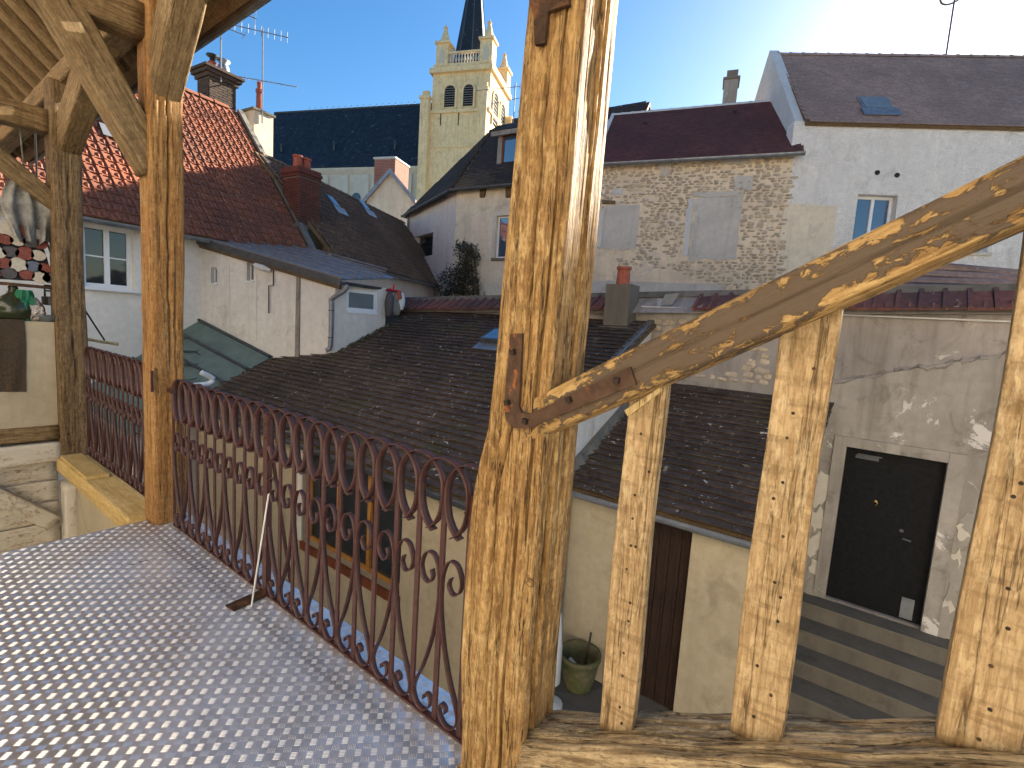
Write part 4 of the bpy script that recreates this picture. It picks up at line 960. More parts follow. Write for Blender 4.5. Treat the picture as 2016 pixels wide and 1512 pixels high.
window(f1, an, *h1, .02, W['pvc'], W['frost'], n=1, fw=.06, sill=(.02, .0, .04))
obj('far_wall', MB().prism([f1.P(1.16, .2, -.002), f1.P(1.16, 2.1, -.002), f1.P(1.16, 2.1, -2.8), f1.P(1.16, .2, -2.8)], -V3(0, .2, 0)), W['white'], an)
# roof
r0 = fa.P(-.25, atop(-.25)+.07, .10); r1 = fa.P(LA+.22, atop(LA+.22)+.07, .10); wdt = -fa.n*2.7+V3(0, 0, .34)
rd = nrm(r1-r0); rn = nrm(np.cross(rd, wdt)); rn = rn if rn[2] > 0 else -rn; RL = np.linalg.norm(r1-r0)
mr = obj('metal_roof', MB().prism([r0, r1, r1+wdt*.62, r0+wdt], -rn*.03), W['zinc'], an)
for i in range(7):
    ww = nrm(wdt); p = r0+ww*(.03+.40*i)
    obj('seam', MB().prism([p+rn*.001, p+ww*.03+rn*.001, p+ww*.03+rn*.035, p+rn*.035], rd*(RL*(1 if i < 4 else 1-.0*(i-3)) - .25*max(0, i-3))), W['zinc'], mr)
obj('verge_trim', MB().prism([r0+fa.n*.012, r0+fa.n*.002, r0+fa.n*.002-rn*.14, r0+fa.n*.012-rn*.14], rd*RL), W['zincdark'], an)
obj('barge_board', MB().prism([r0-fa.n*.03-rn*.05, r0-fa.n*.085-rn*.05, r0-fa.n*.085-rn*.20, r0-fa.n*.03-rn*.20], rd*(RL-.05)), W['board'], an)
g0 = r1+rd*.03+V3(0, 0, -.04)
obj('gutter', MB().gutter(g0, g0-fa.n*1.65, .06), W['zincdark'], an)
dp = [g0-fa.n*.08+V3(0,0,-.04), g0-fa.n*.08+V3(0,0,-.14), fa.P(LA-.02, 1.80, .07), fa.P(LA-.02, 1.70, .07), fa.P(LA-.02, .96, .07), fa.P(LA-.08, .86, .12)]
dpo = obj('downpipe', MB().tube(cat(dp, 4), .042, 10), W['zinc'], an, smooth=True)
for z in (1.6, 1.1): obj('bracket', MB().lathe([(.048, -.012), (.05, 0), (.048, .012)], fa.P(LA-.02, z, .07), 12), W['zincdark'], dpo)
ut = fa.px(588, 600)[0]
obj('timber_strip', MB().prism([fa.P(ut-.05, .6, .002), fa.P(ut+.05, .6, .002), fa.P(ut+.04, atop(ut)-.12, .002), fa.P(ut-.04, atop(ut)-.12, .002)], fa.n*.03), W['greywood'], an)
for x in (452, 505): 
    uu = fa.px(x, 600)[0]; obj('render_joint', MB().prism([fa.P(uu-.012, .9, .001), fa.P(uu+.012, .9, .001), fa.P(uu+.012, atop(uu)-.15, .001), fa.P(uu-.012, atop(uu)-.15, .001)], fa.n*.008), W['white'], an)
obj('black_pipe', MB().tube([fa.P(*fa.px(*p), .035) for p in ((536, 517), (536, 530), (541, 532), (541, 562), (532, 563), (532, 595), (532, 617))], .012, 6), W['blackmetal'], an)
lm = obj('wall_lamp', MB().tube([fa.P(*fa.px(514, 524), .14), fa.P(*fa.px(527, 529), .10), fa.P(*fa.px(537, 533), .05)], [.05, .06, .03], 10), W['offwhite'], an)
# moss along the foot of the end wall
ms = MB()
for i in range(260):
    u = random.random(); y = 5.45+u*1.05; c = V3(-8.22+random.uniform(-.05, .09), y, -.15+.49*(y-3.5)+.02+random.uniform(0, .06)); s = random.uniform(.02, .05)
    d = nrm(RNG.normal(size=3)); e2 = nrm(np.cross(d, V3(.3, .2, .9))); ms.add([c-d*s, c+e2*s*.6, c+d*s, c-e2*s*.6], [(0, 1, 2, 3)])
o = obj('moss', ms, W['moss'], lb); o['kind'] = 'stuff'
# red clip hanger with garments
hp = f1.P(1.22, 2.08, .10)
hg = thing('clip_hanger', hp-V3(0, 0, .6), 'red clip hanger with drying rags beside the annexe window', 'hanger')
obj('frame', MB().tube([hp+V3(0, -.16, 0), hp+V3(0, .05, .02), hp+V3(0, .24, 0)], .014, 6).tube([hp+V3(-.12, .02, 0), hp+V3(.14, .06, .01)], .014, 6).tube([hp+V3(0, .04, .14), hp+V3(0, .04, 0)], .02, 6).tube([hp+V3(.05, -.1, .03), hp+V3(.05, .2, -.02)], .016, 6), W['red'], hg)
def rag(c, w, h, mat, seed):
    mb = MB(); n = 12
    for j in range(7):
        v = j/6
        for i in range(n):
            a = 2*math.pi*i/n; r = w*(.45+.6*math.sin(v*2.5))*(1+.25*math.sin(a*3+seed+v*3)); mb.v.append((c[0]+r*math.cos(a)*.7, c[1]+r*math.sin(a), c[2]-h*v+.01*math.sin(a*2)))
    mb.f = [(j*n+i, (j+1)*n+i, (j+1)*n+(i+1) % n, j*n+(i+1) % n) for j in range(6) for i in range(n)]+[tuple(range(n)), tuple(6*n+i for i in range(n))[::-1]]
    obj('rag', mb, mat, hg, smooth=True)
rag(hp+V3(.02, -.05, -.02), .10, .5, W['dblack'], 1); rag(hp+V3(.03, .10, -.02), .09, .46, W['greywood'], 3); rag(hp+V3(.05, .20, -.02), .09, .34, W['offwhite'], 5); rag(hp+V3(.07, .13, .0), .07, .16, W['terracotta'], 7)
gb = MB()
for i in range(40):
    c = f1.P(1.3+random.uniform(-.12, .3), 1.38+random.uniform(-.05, .06), .08+random.uniform(-.05, .1)); s = .05; d = nrm(RNG.normal(size=3)); e2 = nrm(np.cross(d, V3(.1, .2, .9))); gb.add([c-d*s, c+e2*s, c+d*s, c-e2*s], [(0, 1, 2, 3)])
obj('green_sheet', gb, W['net'], label='bright green crumpled netting at the edge of the dark tile roof', cat='netting')
# green metal roof in the corner
ga, gb_ = fa.P(-.6, 1.42, .01), fa.P(1.92, .64, .01); gd = nrm(gb_-ga); GL = np.linalg.norm(gb_-ga)
gv = V3(-.05, -1.05, -.60)*2.2; gn_ = nrm(np.cross(gv, gd)); gn_ = gn_ if gn_[2] > 0 else -gn_
go = thing('green_metal_roof', (-10.3, 3.2, -.5), 'grey-green sheet metal roof with dark seams below the white annexe wall', 'roof')
obj('sheet', MB().prism([ga, gb_, gb_+gv, ga+gv], -gn_*.03), W['green'], go)
for i in range(6):
    gw = nrm(gv); p = ga+gw*(.03+.48*i); obj('seam', MB().prism([p, p+gw*.05, p+gw*.05+gn_*.04, p+gn_*.04], gd*GL), W['zincdark'], go)
obj('wall_below', MB().prism([V3(gb_[0]-.3, gb_[1]-2.2, GZ), V3(gb_[0]-.3, gb_[1], GZ), V3(gb_[0]-.3, gb_[1], .45), V3(gb_[0]-.3, gb_[1]-2.2, -.82)], (-.2, 0, 0)), W['white'], go)
for k in range(3):
    c = ga+gd*(1.2+.35*k)+nrm(gv)*(.7+.25*k)+gn_*.02; th = np.linspace(0, 5.0, 18)
    obj('loose_wire', MB().tube([c+gd*(.28*math.cos(t))+nrm(gv)*(.2*math.sin(t))+gn_*.01 for t in th], .007, 5), W['blackmetal'], go)
wp = [onX(x, y, -9.2) for x, y in ((374, 760), (408, 756), (420, 748), (411, 740), (396, 733))]
obj('white_pipe', MB().tube(cat(wp, 4), .045, 10), W['pvc'], smooth=True, label='bent white drain pipe at the corner of the green metal roof', cat='pipe')

# ------------------------------------------------------------------ left house with the red interlocking tiles
fL = Fr(-11.4, 2.7, -.118, .993)
lh = thing('red_roof_house', (-12.5, 3.5, GZ), 'white house with a steep red interlocking-tile roof and white casement window', 'house')
a = fL.px(160, 430); b = fL.px(265, 572); hw = (a[0], b[0], b[1], a[1]-.05)
wall('wall', fL, -7, 4.2, GZ, 3.18, .3, W['lwhite'], lh, holes=[hw])
tz_ = (hw[2]+hw[3])/2-.0
window(fL, lh, *hw, .10, W['pvc'], W['glass'], n=2, fw=.075, transoms=(tz_,), sill=(.10, .06, .05))
Or_, S_r, N_r, rise_r = pitched(lh, fL, -7, 4.2, 3.24, 50, 3.0, W['tred'], lock_tile(), .19, .225, W['board'], over=.28, stagger=False)
RR = Or_+S_r*rise_r
ridge_caps(lh, RR+fL.u*5.5, RR+fL.u*11.2, W['tred'])
obj('end_gable', MB().prism([fL.P(4.2, GZ, 0), fL.P(4.2, 3.18, 0), fL.P(4.2, 6.55, -3.0), fL.P(4.2, 3.18, -6), fL.P(4.2, GZ, -6)], -fL.u*.3), W['lwhite'], lh)
obj('verge_mortar', MB().prism([Or_+fL.u*11.16+N_r*.03, Or_+fL.u*11.30+N_r*.03, Or_+fL.u*11.30+N_r*.10, Or_+fL.u*11.16+N_r*.10], S_r*rise_r), W['cement'], lh)
# roof window
uu0, DD0 = fL.roofpx(222, 262, 3.24, 50); uu1, DD1 = fL.roofpx(300, 215, 3.24, 50)
def rq(fr, ze, sl, u, D, h=0.0):
    S, N = axes(fr, sl); return fr.P(u, ze)+S*(D/math.cos(math.radians(sl)))+N*h
def roof_window(parent, fr, ze, sl, u0, u1, D0, D1, h=.09, gm=None, fm=None):
    P = lambda u, D, hh: rq(fr, ze, sl, u, D, hh); S, N = axes(fr, sl)
    o = obj('skylight', MB().prism([P(u0, D0, .02), P(u1, D0, .02), P(u1, D1, .02), P(u0, D1, .02)], N*h), fm or W['zincdark'], parent)
    e = .05; obj('pane', MB().prism([P(u0+e, D0+e*.7, h+.021), P(u1-e, D0+e*.7, h+.021), P(u1-e, D1-e*.7, h+.021), P(u0+e, D1-e*.7, h+.021)], N*.012), gm or W['glass'], o)
    obj('flashing', MB().prism([P(u0-.08, D0-.2, .07), P(u1+.08, D0-.2, .07), P(u1+.08, D0, .09), P(u0-.08, D0, .09)], N*.008), W['zinc'], o)
    return o
so = roof_window(lh, fL, 3.24, 50, uu0-.15, uu0+.95, min(DD0, DD1)+.05, min(DD0, DD1)+.85)
for k in range(3):
    D = min(DD0, DD1)+.16+.24*k; obj('blind_slat', MB().prism([rq(fL, 3.24, 50, uu0-.1, D, .128), rq(fL, 3.24, 50, uu0+.9, D, .128), rq(fL, 3.24, 50, uu0+.9, D+.09, .128), rq(fL, 3.24, 50, uu0-.1, D+.09, .128)], N_r*.012), W['offwhite'] if k != 1 else W['splinter'], so)
c = fL.P(*fL.px(283, 603), .0)
cc = thing('security_camera', c, 'small round white security camera on the white house wall', 'camera')
obj('dome', MB().lathe([(.03, -.0), (.055, .01), (.062, .06), (.05, .11), (.02, .135), (0, .137)], c, 16, nrm(fL.n+V3(0, -.1, -.2))), W['offwhite'], cc, smooth=True)
obj('lens', MB().lathe([(.028, 0), (.026, .012), (0, .014)], c+nrm(fL.n+V3(0, -.1, -.2))*.128, 12, nrm(fL.n+V3(0, -.1, -.2))), W['black'], cc)
# chimney on the ridge with cowls and aerials
zr = RR[2]
uc = (on_plane((438, 190), RR, fL.n)-fL.O)@fL.u
k1 = thing('ridge_chimney', fL.P(uc, zr-.4, -3.2), 'dark stepped brick chimney with two metal cowls on the red tile ridge', 'chimney')
dch = -3.35; fk = Fr(*(fL.P(0, 0, dch)[:2]), *fL.u[:2])
ua, za = fk.px(404, 190); ub, zb = fk.px(472, 205); zt = fk.px(440, 162)[1]
brick_stack(k1, fk, ua+.1, ub-.12, -.55, 0, zr-.9, zt, W['brickdark'], W['cement'])
for i, (o_, h_) in enumerate(((.06, .10), (.12, .09), (.17, .07))):
    zt0 = zt+sum((.10, .09, .07)[:i]); obj('corbel', MB().prism([fk.P(ua+.1-o_, zt0, o_), fk.P(ub-.12+o_, zt0, o_), fk.P(ub-.12+o_, zt0, -.55-o_), fk.P(ua+.1-o_, zt0, -.55-o_)], V3(0, 0, h_-.004)), W['brickdark'], k1)
ztop = zt+.26
pot(k1, fk.P(ua+.30, ztop, -.2), .10, .2, W['terracotta']); 
obj('cowl', MB().lathe([(.07, .15), (.07, .30), (.16, .36), (.15, .38), (.0, .40)], fk.P(ua+.30, ztop, -.2), 14), W['blackmetal'], k1, smooth=True)
obj('cowl', MB().lathe([(.11, 0), (.12, .1), (.15, .16), (.13, .26), (.09, .30), (.17, .38), (.16, .41), (0, .43)], fk.P(ua+.62, ztop, -.25), 16), W['zinc'], k1, smooth=True)
def yagi(parent, base, h, booms, mat=None):
    mat = mat or W['zinc']
    obj('mast', MB().tube([base, base+V3(0, 0, h)], .022, 6), mat, parent)
    for (z, d, L, n, el, tilt) in booms:
        d = nrm(V3(*d)); p = base+V3(0, 0, z); s = nrm(np.cross(d, V3(0, 0, 1)))
        mb = MB().tube([p-d*L*.35, p+d*L*.65], .014, 5)
        for i in range(n):
            c = p+d*L*(-.33+.96*i/max(1, n-1)); e_ = el*(1-.3*i/n); v = nrm(s*(1-tilt)+V3(0,0,1)*tilt); mb.tube([c-v*e_, c+v*e_], .008, 4)
        obj('aerial', mb, mat, parent)
ua_ = thing('tv_aerial', fk.P(ua+.45, ztop, -.3), 'thin television aerial mast on the dark stepped brick chimney', 'antenna')
yagi(ua_, fk.P(ua+.38, ztop-.3, .05), 2.0, [(1.9, (.3, 1, 0), 1.3, 5, .3, .5), (1.4, (.2, 1, 0), .9, 2, .3, 0)])
# slim rendered chimney beyond the ridge end with the big aerial
u2, z2 = fk.px(512, 250)
k2 = thing('rendered_chimney', fk.P(u2, z2-2, 0), 'slim cement-rendered chimney with a tall clay pot beyond the red roof', 'chimney')
a0, zt2 = fk.px(494, 217); a1, _ = fk.px(532, 223)
obj('stack', MB().prism([fk.P(a0, zt2-3.4, .15), fk.P(a1, zt2-3.4, .15), fk.P(a1, zt2-3.4, -.5), fk.P(a0, zt2-3.4, -.5)], V3(0, 0, 3.4)), W['creamhouse'], k2)
obj('cap', MB().prism([fk.P(a0-.05, zt2+.002, .2), fk.P(a1+.05, zt2+.002, .2), fk.P(a1+.05, zt2+.002, -.55), fk.P(a0-.05, zt2+.002, -.55)], V3(0, 0, .06)), W['cement'], k2)
obj('pot', MB().lathe([(.12, 0), (.09, .12), (.08, .55), (.10, .57), (.10, .66), (.06, .68), (.07, .86), (0, .9)], fk.P((a0+a1)/2+.05, zt2+.06, -.15), 14), W['terracotta'], k2)
ub_ = thing('tv_aerial', fk.P(a0+.1, zt2, 0), 'tall television aerial with a toothed boom beside the slim rendered chimney', 'antenna')
yagi(ub_, fk.P(a0+.22, zt2-.3, .19), 2.55, [(2.45, (-.55, -.83, .0), 1.9, 12, .16, .85), (1.15, (-.6, -.8, 0), 2.6, 3, .3, .2)])

# ------------------------------------------------------------------ brown-tiled house behind
fM = Fr(-11.55, 7.25, -.40, .917)
mh = thing('brown_roof_house', (-13.5, 10, GZ), 'narrow house with brown interlocking tiles and two roof windows, half in sunlight', 'house')
wall('wall', fM, .2, 8.5, GZ, 3.05, .3, W['pink'], mh)
DM = np.mean([fM.roofpx(*p, 3.12, 47)[1] for p in ((600, 345), (660, 372), (720, 405))])
Om, Sm, Nm, risem = pitched(mh, fM, .12, 8.5, 3.12, 47, DM, W['tbrown'], lock_tile(.18, .25), .18, .21, W['board'], over=.2, stagger=False)
RM = Om+Sm*risem; ridge_caps(mh, RM+fM.u*.2, RM+fM.u*8.5, W['tbrown'], .09)
for (xa, ya, w_, h_) in ((655, 408, .42, .34), (716, 414, .46, .36)):
    u_, D_ = fM.roofpx(xa, ya, 3.12, 47); roof_window(mh, fM, 3.12, 47, u_, u_+w_, D_, D_+h_, .05, W['glass'])
# red brick chimney between the two roofs
ub0, zb0 = fL.px(587, 480, -.6); ub1, _ = fL.px(652, 490, -.6); zt3 = fL.px(617, 350, -.6)[1]
fc = Fr(*(fL.P(0, 0, -.35)[:2]), *fL.u[:2])
uA, zA = fc.px(588, 380); uB, zB = fc.px(628, 380); ztp = fc.px(610, 352)[1]
k3 = thing('brick_chimney', fc.P((uA+uB)/2, 2.9, -.3), 'tall red brick chimney with two clay pots between the red and brown roofs', 'chimney')
brick_stack(k3, fc, uA, uB, -.62, 0, 3.0, ztp, W['brick'], W['cement'])
for i, o_ in enumerate((.035, .06, .035)): obj('corbel', MB().prism([fc.P(uA-o_, ztp+.075*i+.002, o_), fc.P(uB+o_, ztp+.075*i+.002, o_), fc.P(uB+o_, ztp+.075*i+.002, -.62-o_), fc.P(uA-o_, ztp+.075*i+.002, -.62-o_)], V3(0, 0, .072)), W['brick'], k3)
for t in (.3, .72): pot(k3, fc.P(uA+(uB-uA)*t, ztp+.225, -.3), .115, .33, W['terracotta'])
obj('flashing', MB().prism([fc.P(uA-.1, 3.0, .04), fc.P(uB+.12, 3.0, .04), fc.P(uB+.12, 3.0, -.66), fc.P(uA-.1, 3.0, -.66)], V3(0, 0, .75)), W['cement'], k3)

# ------------------------------------------------------------------ sandy house with the dormer
CX, CY = -12.85, 13.0
fC = Fr(CX, CY, .99, .14); fP = Fr(CX, CY, -.945, .32)
ch_ = thing('dormer_house', (-11, 14, GZ), 'sandy rendered house with a black tile hip roof and a dormer', 'house')
wa = fC.px(978, 425); wb_ = fC.px(980, 508); hC = (wa[0], wa[0]+.95, wb_[1], wa[1])
ZE = 6.35
wall('front_wall', fC, 0, 5.85, GZ, ZE-.05, .35, W['creamhouse'], ch_, holes=[hC])
window(fC, ch_, *hC, .12, W['pvc'], W['glassblue'], n=2, fw=.06, sill=(.05, .10, .10), sillmat=W['concrete'])
e = .13; obj('surround', MB().prism([fC.P(hC[0]-e, hC[2]-.1, .002), fC.P(hC[0]-.002, hC[2]-.1, .002), fC.P(hC[0]-.002, hC[3]+e, .002), fC.P(hC[0]-e, hC[3]+e, .002)], fC.n*.02).prism([fC.P(hC[0]-.002, hC[3]+.002, .002), fC.P(hC[1]+e, hC[3]+.002, .002), fC.P(hC[1]+e, hC[3]+e, .002), fC.P(hC[0]-.002, hC[3]+e, .002)], fC.n*.02), W['limewhite'], ch_)
pa = fP.px(818, 467); pb = fP.px(851, 502); hP = (min(pa[0], pb[0]), max(pa[0], pb[0]), pb[1], pa[1])
LP = fP.px(806, 420)[0]
wall('side_wall', fP, .0, LP, GZ, ZE-.05, .35, W['pink'], ch_, holes=[hP])
window(fP, ch_, *hP, .2, W['greywood'], W['glass'], n=1, fw=.05)
u0w = fC.px(1005, 548)
obj('white_band', MB().prism([fC.P(1.1, 2.3, .002), fC.P(5.8, 2.3, .002), fC.P(5.8, 3.05, .002), fC.P(1.1, 2.98, .002)], fC.n*.015), W['limewhite'], ch_)
uH, DH = fC.roofpx(975, 250, ZE, 50)
SC, NC = axes(fC, 50); H = rq(fC, ZE, 50, uH, DH)
E0 = fC.P(0, ZE)-SC*.32-fC.u*.06+fP.n*.06; E1 = fP.P(LP+.1, ZE-.45, .22); Rr = rq(fC, ZE, 50, 5.9, DH)
riseC = np.linalg.norm((H-fC.P(uH, ZE)))+.32
clipC = lambda u, s: u > (s)*(uH/riseC)+.05
obj('roof_deck', MB().prism([E0, fC.P(5.9, ZE)-SC*.32, Rr, H], -NC*.08), W['board'], ch_)
roof_tiles(ch_, fC.P(0, ZE)-SC*.32+NC*.005, fC.u, SC, NC, 5.85, riseC, .17, .115, W['tblack'], flat_tile(.17), clipC, near=0)
nP = nrm(np.cross(E1-E0, H-E0)); nP = nP if nP[2] > 0 else -nP
obj('hip_deck', MB().prism([E0, E1, H], -nP*.08), W['tblack'], ch_)
uP = nrm(E1-E0); sP = nrm(np.cross(nP, uP)); sP = sP if sP[2] > 0 else -sP
hu, hs_ = (H-E0)@uP, (H-E0)@sP; LE = np.linalg.norm(E1-E0)
roof_tiles(ch_, E0+nP*.005, uP, sP, nP, LE, hs_, .17, .115, W['tblack'], flat_tile(.17), lambda u, s: hu*s/hs_+.03 < u < LE+(hu-LE)*s/hs_-.03, near=0)
ridge_caps(ch_, E0+NC*.05, H+NC*.05, W['tblack'], .09)
obj('back_roof', MB().prism([H, Rr, Rr-fC.n*2.6+V3(0, 0, -2.6), H-fC.n*2.6+V3(0, 0, -2.6)], V3(0, 0, -.1)).prism([H, E1, E1-fC.n*3.2], V3(0, 0, -.08)), W['tblack'], ch_)
obj('eaves_gutter', MB().gutter(E0+fC.n*.06, fC.P(5.9, ZE)-SC*.32+fC.n*.06, .075), W['zincdark'], ch_)
obj('side_gutter', MB().gutter(E0+fP.n*.06+V3(0, 0, -.02), E1+fP.n*.06+V3(0, 0, -.02), .075), W['zincdark'], ch_)
obj('rainpipe', MB().tube([fP.P(LP-.08, ZE-.2, .07), fP.P(LP-.08, 3.3, .07)], .05, 8), W['zinc'], ch_)
for x in (953, 1004):
    uu, zz = fC.px(x, 380); obj('corbel', MB().prism([fC.P(uu-.12, zz-.15, .002), fC.P(uu+.05, zz-.15, .002), fC.P(uu+.12, zz+.3, .002), fC.P(uu-.14, zz+.3, .002)], fC.n*.08), W['board'], ch_)
# dormer
dd = -.55; q0 = fC.px(976, 335, dd); q1 = fC.px(1010, 258, dd); du0 = q0[0]; du1 = du0+1.35; dz0 = ZE+.05; dz1 = q1[1]
dm = obj('dormer', MB().prism([fC.P(du0, dz0, dd-.03), fC.P(du0+.18, dz0, dd-.03), fC.P(du0+.18, dz1, dd-.03), fC.P(du0, dz1, dd-.03)], -fC.n*1.6).prism([fC.P(du1-.18, dz0, dd-.03), fC.P(du1, dz0, dd-.03), fC.P(du1, dz1, dd-.03), fC.P(du1-.18, dz1, dd-.03)], -fC.n*1.6), W['greywood'], ch_)
fD = Fr(*(fC.P(0, 0, dd)[:2]), *fC.u[:2])
window(fD, ch_, du0+.18, du1-.18, dz0+.12, dz1-.04, .05, W['redframe'], W['glassblue'], n=1, fw=.07, name='dormer_window')
zt4 = dz1+.02
R0, R1, R2_, R3 = fC.P(du0-.18, zt4, dd+.2), fC.P(du1+.18, zt4, dd+.2), fC.P(du1+.18, zt4, dd-2.2), fC.P(du0-.18, zt4, dd-2.2); rA, rB = fC.P((du0+du1)/2, zt4+.62, dd-.65), fC.P((du0+du1)/2, zt4+.62, dd-2.2)
obj('dormer_roof', MB().add([R0, R1, R2_, R3, rA, rB], [(0, 1, 4), (1, 2, 5, 4), (3, 0, 4, 5), (0, 3, 2, 1), (2, 3, 5)]), W['tblack'], dm)
obj('fascia', MB().prism([fC.P(du0-.18, zt4-.16, dd+.17), fC.P(du1+.18, zt4-.16, dd+.17), fC.P(du1+.18, zt4-.005, dd+.17), fC.P(du0-.18, zt4-.005, dd+.17)], -fC.n*.06), W['greywood'], dm)
cbs = thing('small_chimney', rB, 'small dark chimney with a clay pot behind the dormer roof', 'chimney')
qx = fC.px(1019, 232, -3)
obj('stack', MB().prism([fC.P(qx[0]-.25, 7.6, -3), fC.P(qx[0]+.4, 7.6, -3), fC.P(qx[0]+.4, 7.6, -3.4), fC.P(qx[0]-.25, 7.6, -3.4)], V3(0, 0, qx[1]-7.6)), W['brickdark'], cbs)
pot(cbs, fC.P(qx[0]+.05, qx[1], -3.2), .12, .33, W['terracotta'])
ta = thing('tv_aerial', fC.P(qx[0]-.3, qx[1]-.5, -3), 'long horizontal television aerial above the dormer roof', 'antenna')
yagi(ta, fC.P(qx[0]-.15, qx[1]-.6, -2.95), 1.9, [(1.75, (-.9, -.3, .0), 2.6, 12, .13, .8), (1.3, (-.9, -.3, -.1), 1.5, 2, .2, .2)])
# creeper on the front wall
cr = thing('creeper', fC.P(.5, 2.2, .2), 'dark bushy creeper climbing the sandy wall behind the tile coping', 'shrub')
lv = MB(); stems = []
outl = [(872, 585), (952, 585), (948, 556), (940, 530), (951, 508), (940, 487), (918, 478), (906, 492), (916, 512), (905, 526), (884, 540), (872, 562)]
def inpoly(x, y, P):
    c = False
    for i in range(len(P)):
        x1, y1 = P[i]; x2, y2 = P[i-1]
        if (y1 > y) != (y2 > y) and x < (x2-x1)*(y-y1)/(y2-y1)+x1: c = not c
    return c
cnt = 0
while cnt < 3400:
    x, y = random.uniform(862, 962), random.uniform(472, 590)
    xx, yy = x+random.gauss(0, 3.5), y+random.gauss(0, 3.5)
    if not inpoly(xx, yy, outl): continue
    if fbm(x*.09, y*.09, 4) < .34: continue
    edge = fbm(x*.12, y*.12, 9)
    c = fC.P(*fC.px(x, y), .05+.55*random.random()*(.4+edge)); s = random.uniform(.025, .055)
    d = nrm(RNG.normal(size=3)); e2 = nrm(np.cross(d, RNG.normal(size=3))); lv.add([c-d*s, c+e2*s*.55, c+d*s, c-e2*s*.55], [(0, 1, 2, 3)]); cnt += 1
for i in range(60):
    x, y = random.uniform(870, 955), random.uniform(476, 560)
    if inpoly(x, y, outl): pass
    else: continue
    a_ = fC.P(*fC.px(x, y), .25); b_ = a_+V3(random.uniform(-.35, .35), random.uniform(-.1, .1), random.uniform(.05, .4)); stems.append((a_, b_))
o = obj('foliage', lv, W['leaf'], cr); o['kind'] = 'stuff'
sb = MB()
for a_, b_ in stems: sb.tube([a_, (a_+b_)/2+V3(.03, 0, .03), b_], [.009, .007, .003], 4)
for k in range(5): p_ = [fC.P(.3+.25*k, 1.6, .1), fC.P(.35+.22*k, 2.8, .16), fC.P(.6+.1*k, 3.7, .18), fC.P(.85, 4.3, .15)]; sb.tube(cat(p_, 3), .018, 5)
obj('stem', sb, W['bark'], cr)
# ------------------------------------------------------------------ rubble stone house
fS = Fr(-7.18, 12.8, .958, .286); LS = 4.82
sh = thing('stone_house', (-4.8, 14, GZ), 'rubble stone house with two blocked windows and a plum-coloured tile roof', 'house')
wall('mortar_wall', fS, -.35, LS, GZ, 6.28, .4, W['mortar'], sh)
def rect(x0, y0, x1, y1): a = fS.px(x0, y0); b = fS.px(x1, y1); return (a[0], b[0], b[1], a[1])
P1 = rect(1368, 390, 1448, 512); P2 = rect(1190, 405, 1252, 490)
band = fS.px(1300, 545)[1]
def skipS(u, z):
    if P1[0]-.10 < u < P1[1]+.03 and P1[2]-.05 < z < P1[3]+.05: return True
    if P2[0]-.02 < u < P2[1]+.03 and P2[2]-.25 < z < P2[3]+.04: return True
    if z < band+.25*math.sin(u*1.1)-.1*(u > 3.2)*(u-3.2)*2 and u < 3.9: return True
    if u < .8 and z < P2[3]-.2 and fbm(u*1.5, z*1.2, 8) > .42: return True
    if fbm(u*1.4+7, z*1.6, 3) > .66: return True
    return False
rubble(sh, fS, -.1, LS-.05, 2.2, 6.2, W['stone'], .17, .072, skipS, near=300, proud=.03, dens=.85)
def patch(r, name='cement_patch', d=.02, rag=.05, m='patch'):
    u0, u1, z0, z1 = r; n = 9; P = []
    for i in range(n): P.append((u0+(u1-u0)*i/n, z0+random.uniform(-rag, rag)))
    for i in range(n): P.append((u1+random.uniform(-.2, .2)*rag, z0+(z1-z0)*i/n))
    for i in range(n): P.append((u1-(u1-u0)*i/n, z1+random.uniform(-.15, .15)*rag))
    for i in range(n): P.append((u0+random.uniform(-1, 1)*rag, z1-(z1-z0)*i/n))
    return obj(name, MB().prism([fS.P(u, z, .001) for u, z in P], fS.n*d), W[m], sh)
patch(P1, d=.02); patch((P1[0]-.16, P1[0]-.03, P1[2]+.1, P1[3]-.02), d=.034, rag=.03, m='mortarwhite'); patch((P1[0]-.05, P1[1]+.02, P1[3]+.01, P1[3]+.14), d=.03, rag=.03)
patch(P2, d=.02, m='patch'); patch((P2[0]-.12, P2[0]-.01, P2[2], P2[3]-.1), 'cement_patch', .03, .05, 'mortarwhite')
patch((-.3, 3.6, 2.0, band-.15), 'cement_band', .022, .10)
for (x0, y0, x1, y1) in ((1300, 322, 1318, 345), (1448, 348, 1480, 374), (1425, 305, 1475, 322), (1205, 372, 1225, 384)): patch(rect(x0, y0, x1, y1), 'render_patch', .03, .05, random.choice(['mortarwhite', 'patch']))
obj('lintel', MB().prism([fS.P(*fS.px(*p), .001) for p in ((1186, 402), (1212, 402), (1212, 396), (1186, 394))], fS.n*.05), W['board'], sh)
OS, SS, NS, rS = pitched(sh, fS, -.15, LS+.2, 6.33, 45, 1.93, W['tpurple'], flat_tile(.165, .2), .165, .105, W['board'], over=.18, near=0)
RS = OS+SS*rS
caps = MB()
ridge_caps(sh, RS, RS+fS.u*(LS+.3), W['mortarwhite'], .085, .30)
obj('verge_mortar', MB().prism([OS-fS.u*.02+NS*.02, OS+fS.u*.10+NS*.02, OS+fS.u*.08+NS*.07, OS+NS*.07], SS*rS), W['mortarwhite'], sh)
obj('left_gable', MB().prism([fS.P(-.3, 6.2, -.05), fS.P(-.3, 8.15, -1.93), fS.P(-.3, 6.2, -3.8)], fS.u*.25), W['mortarwhite'], sh)
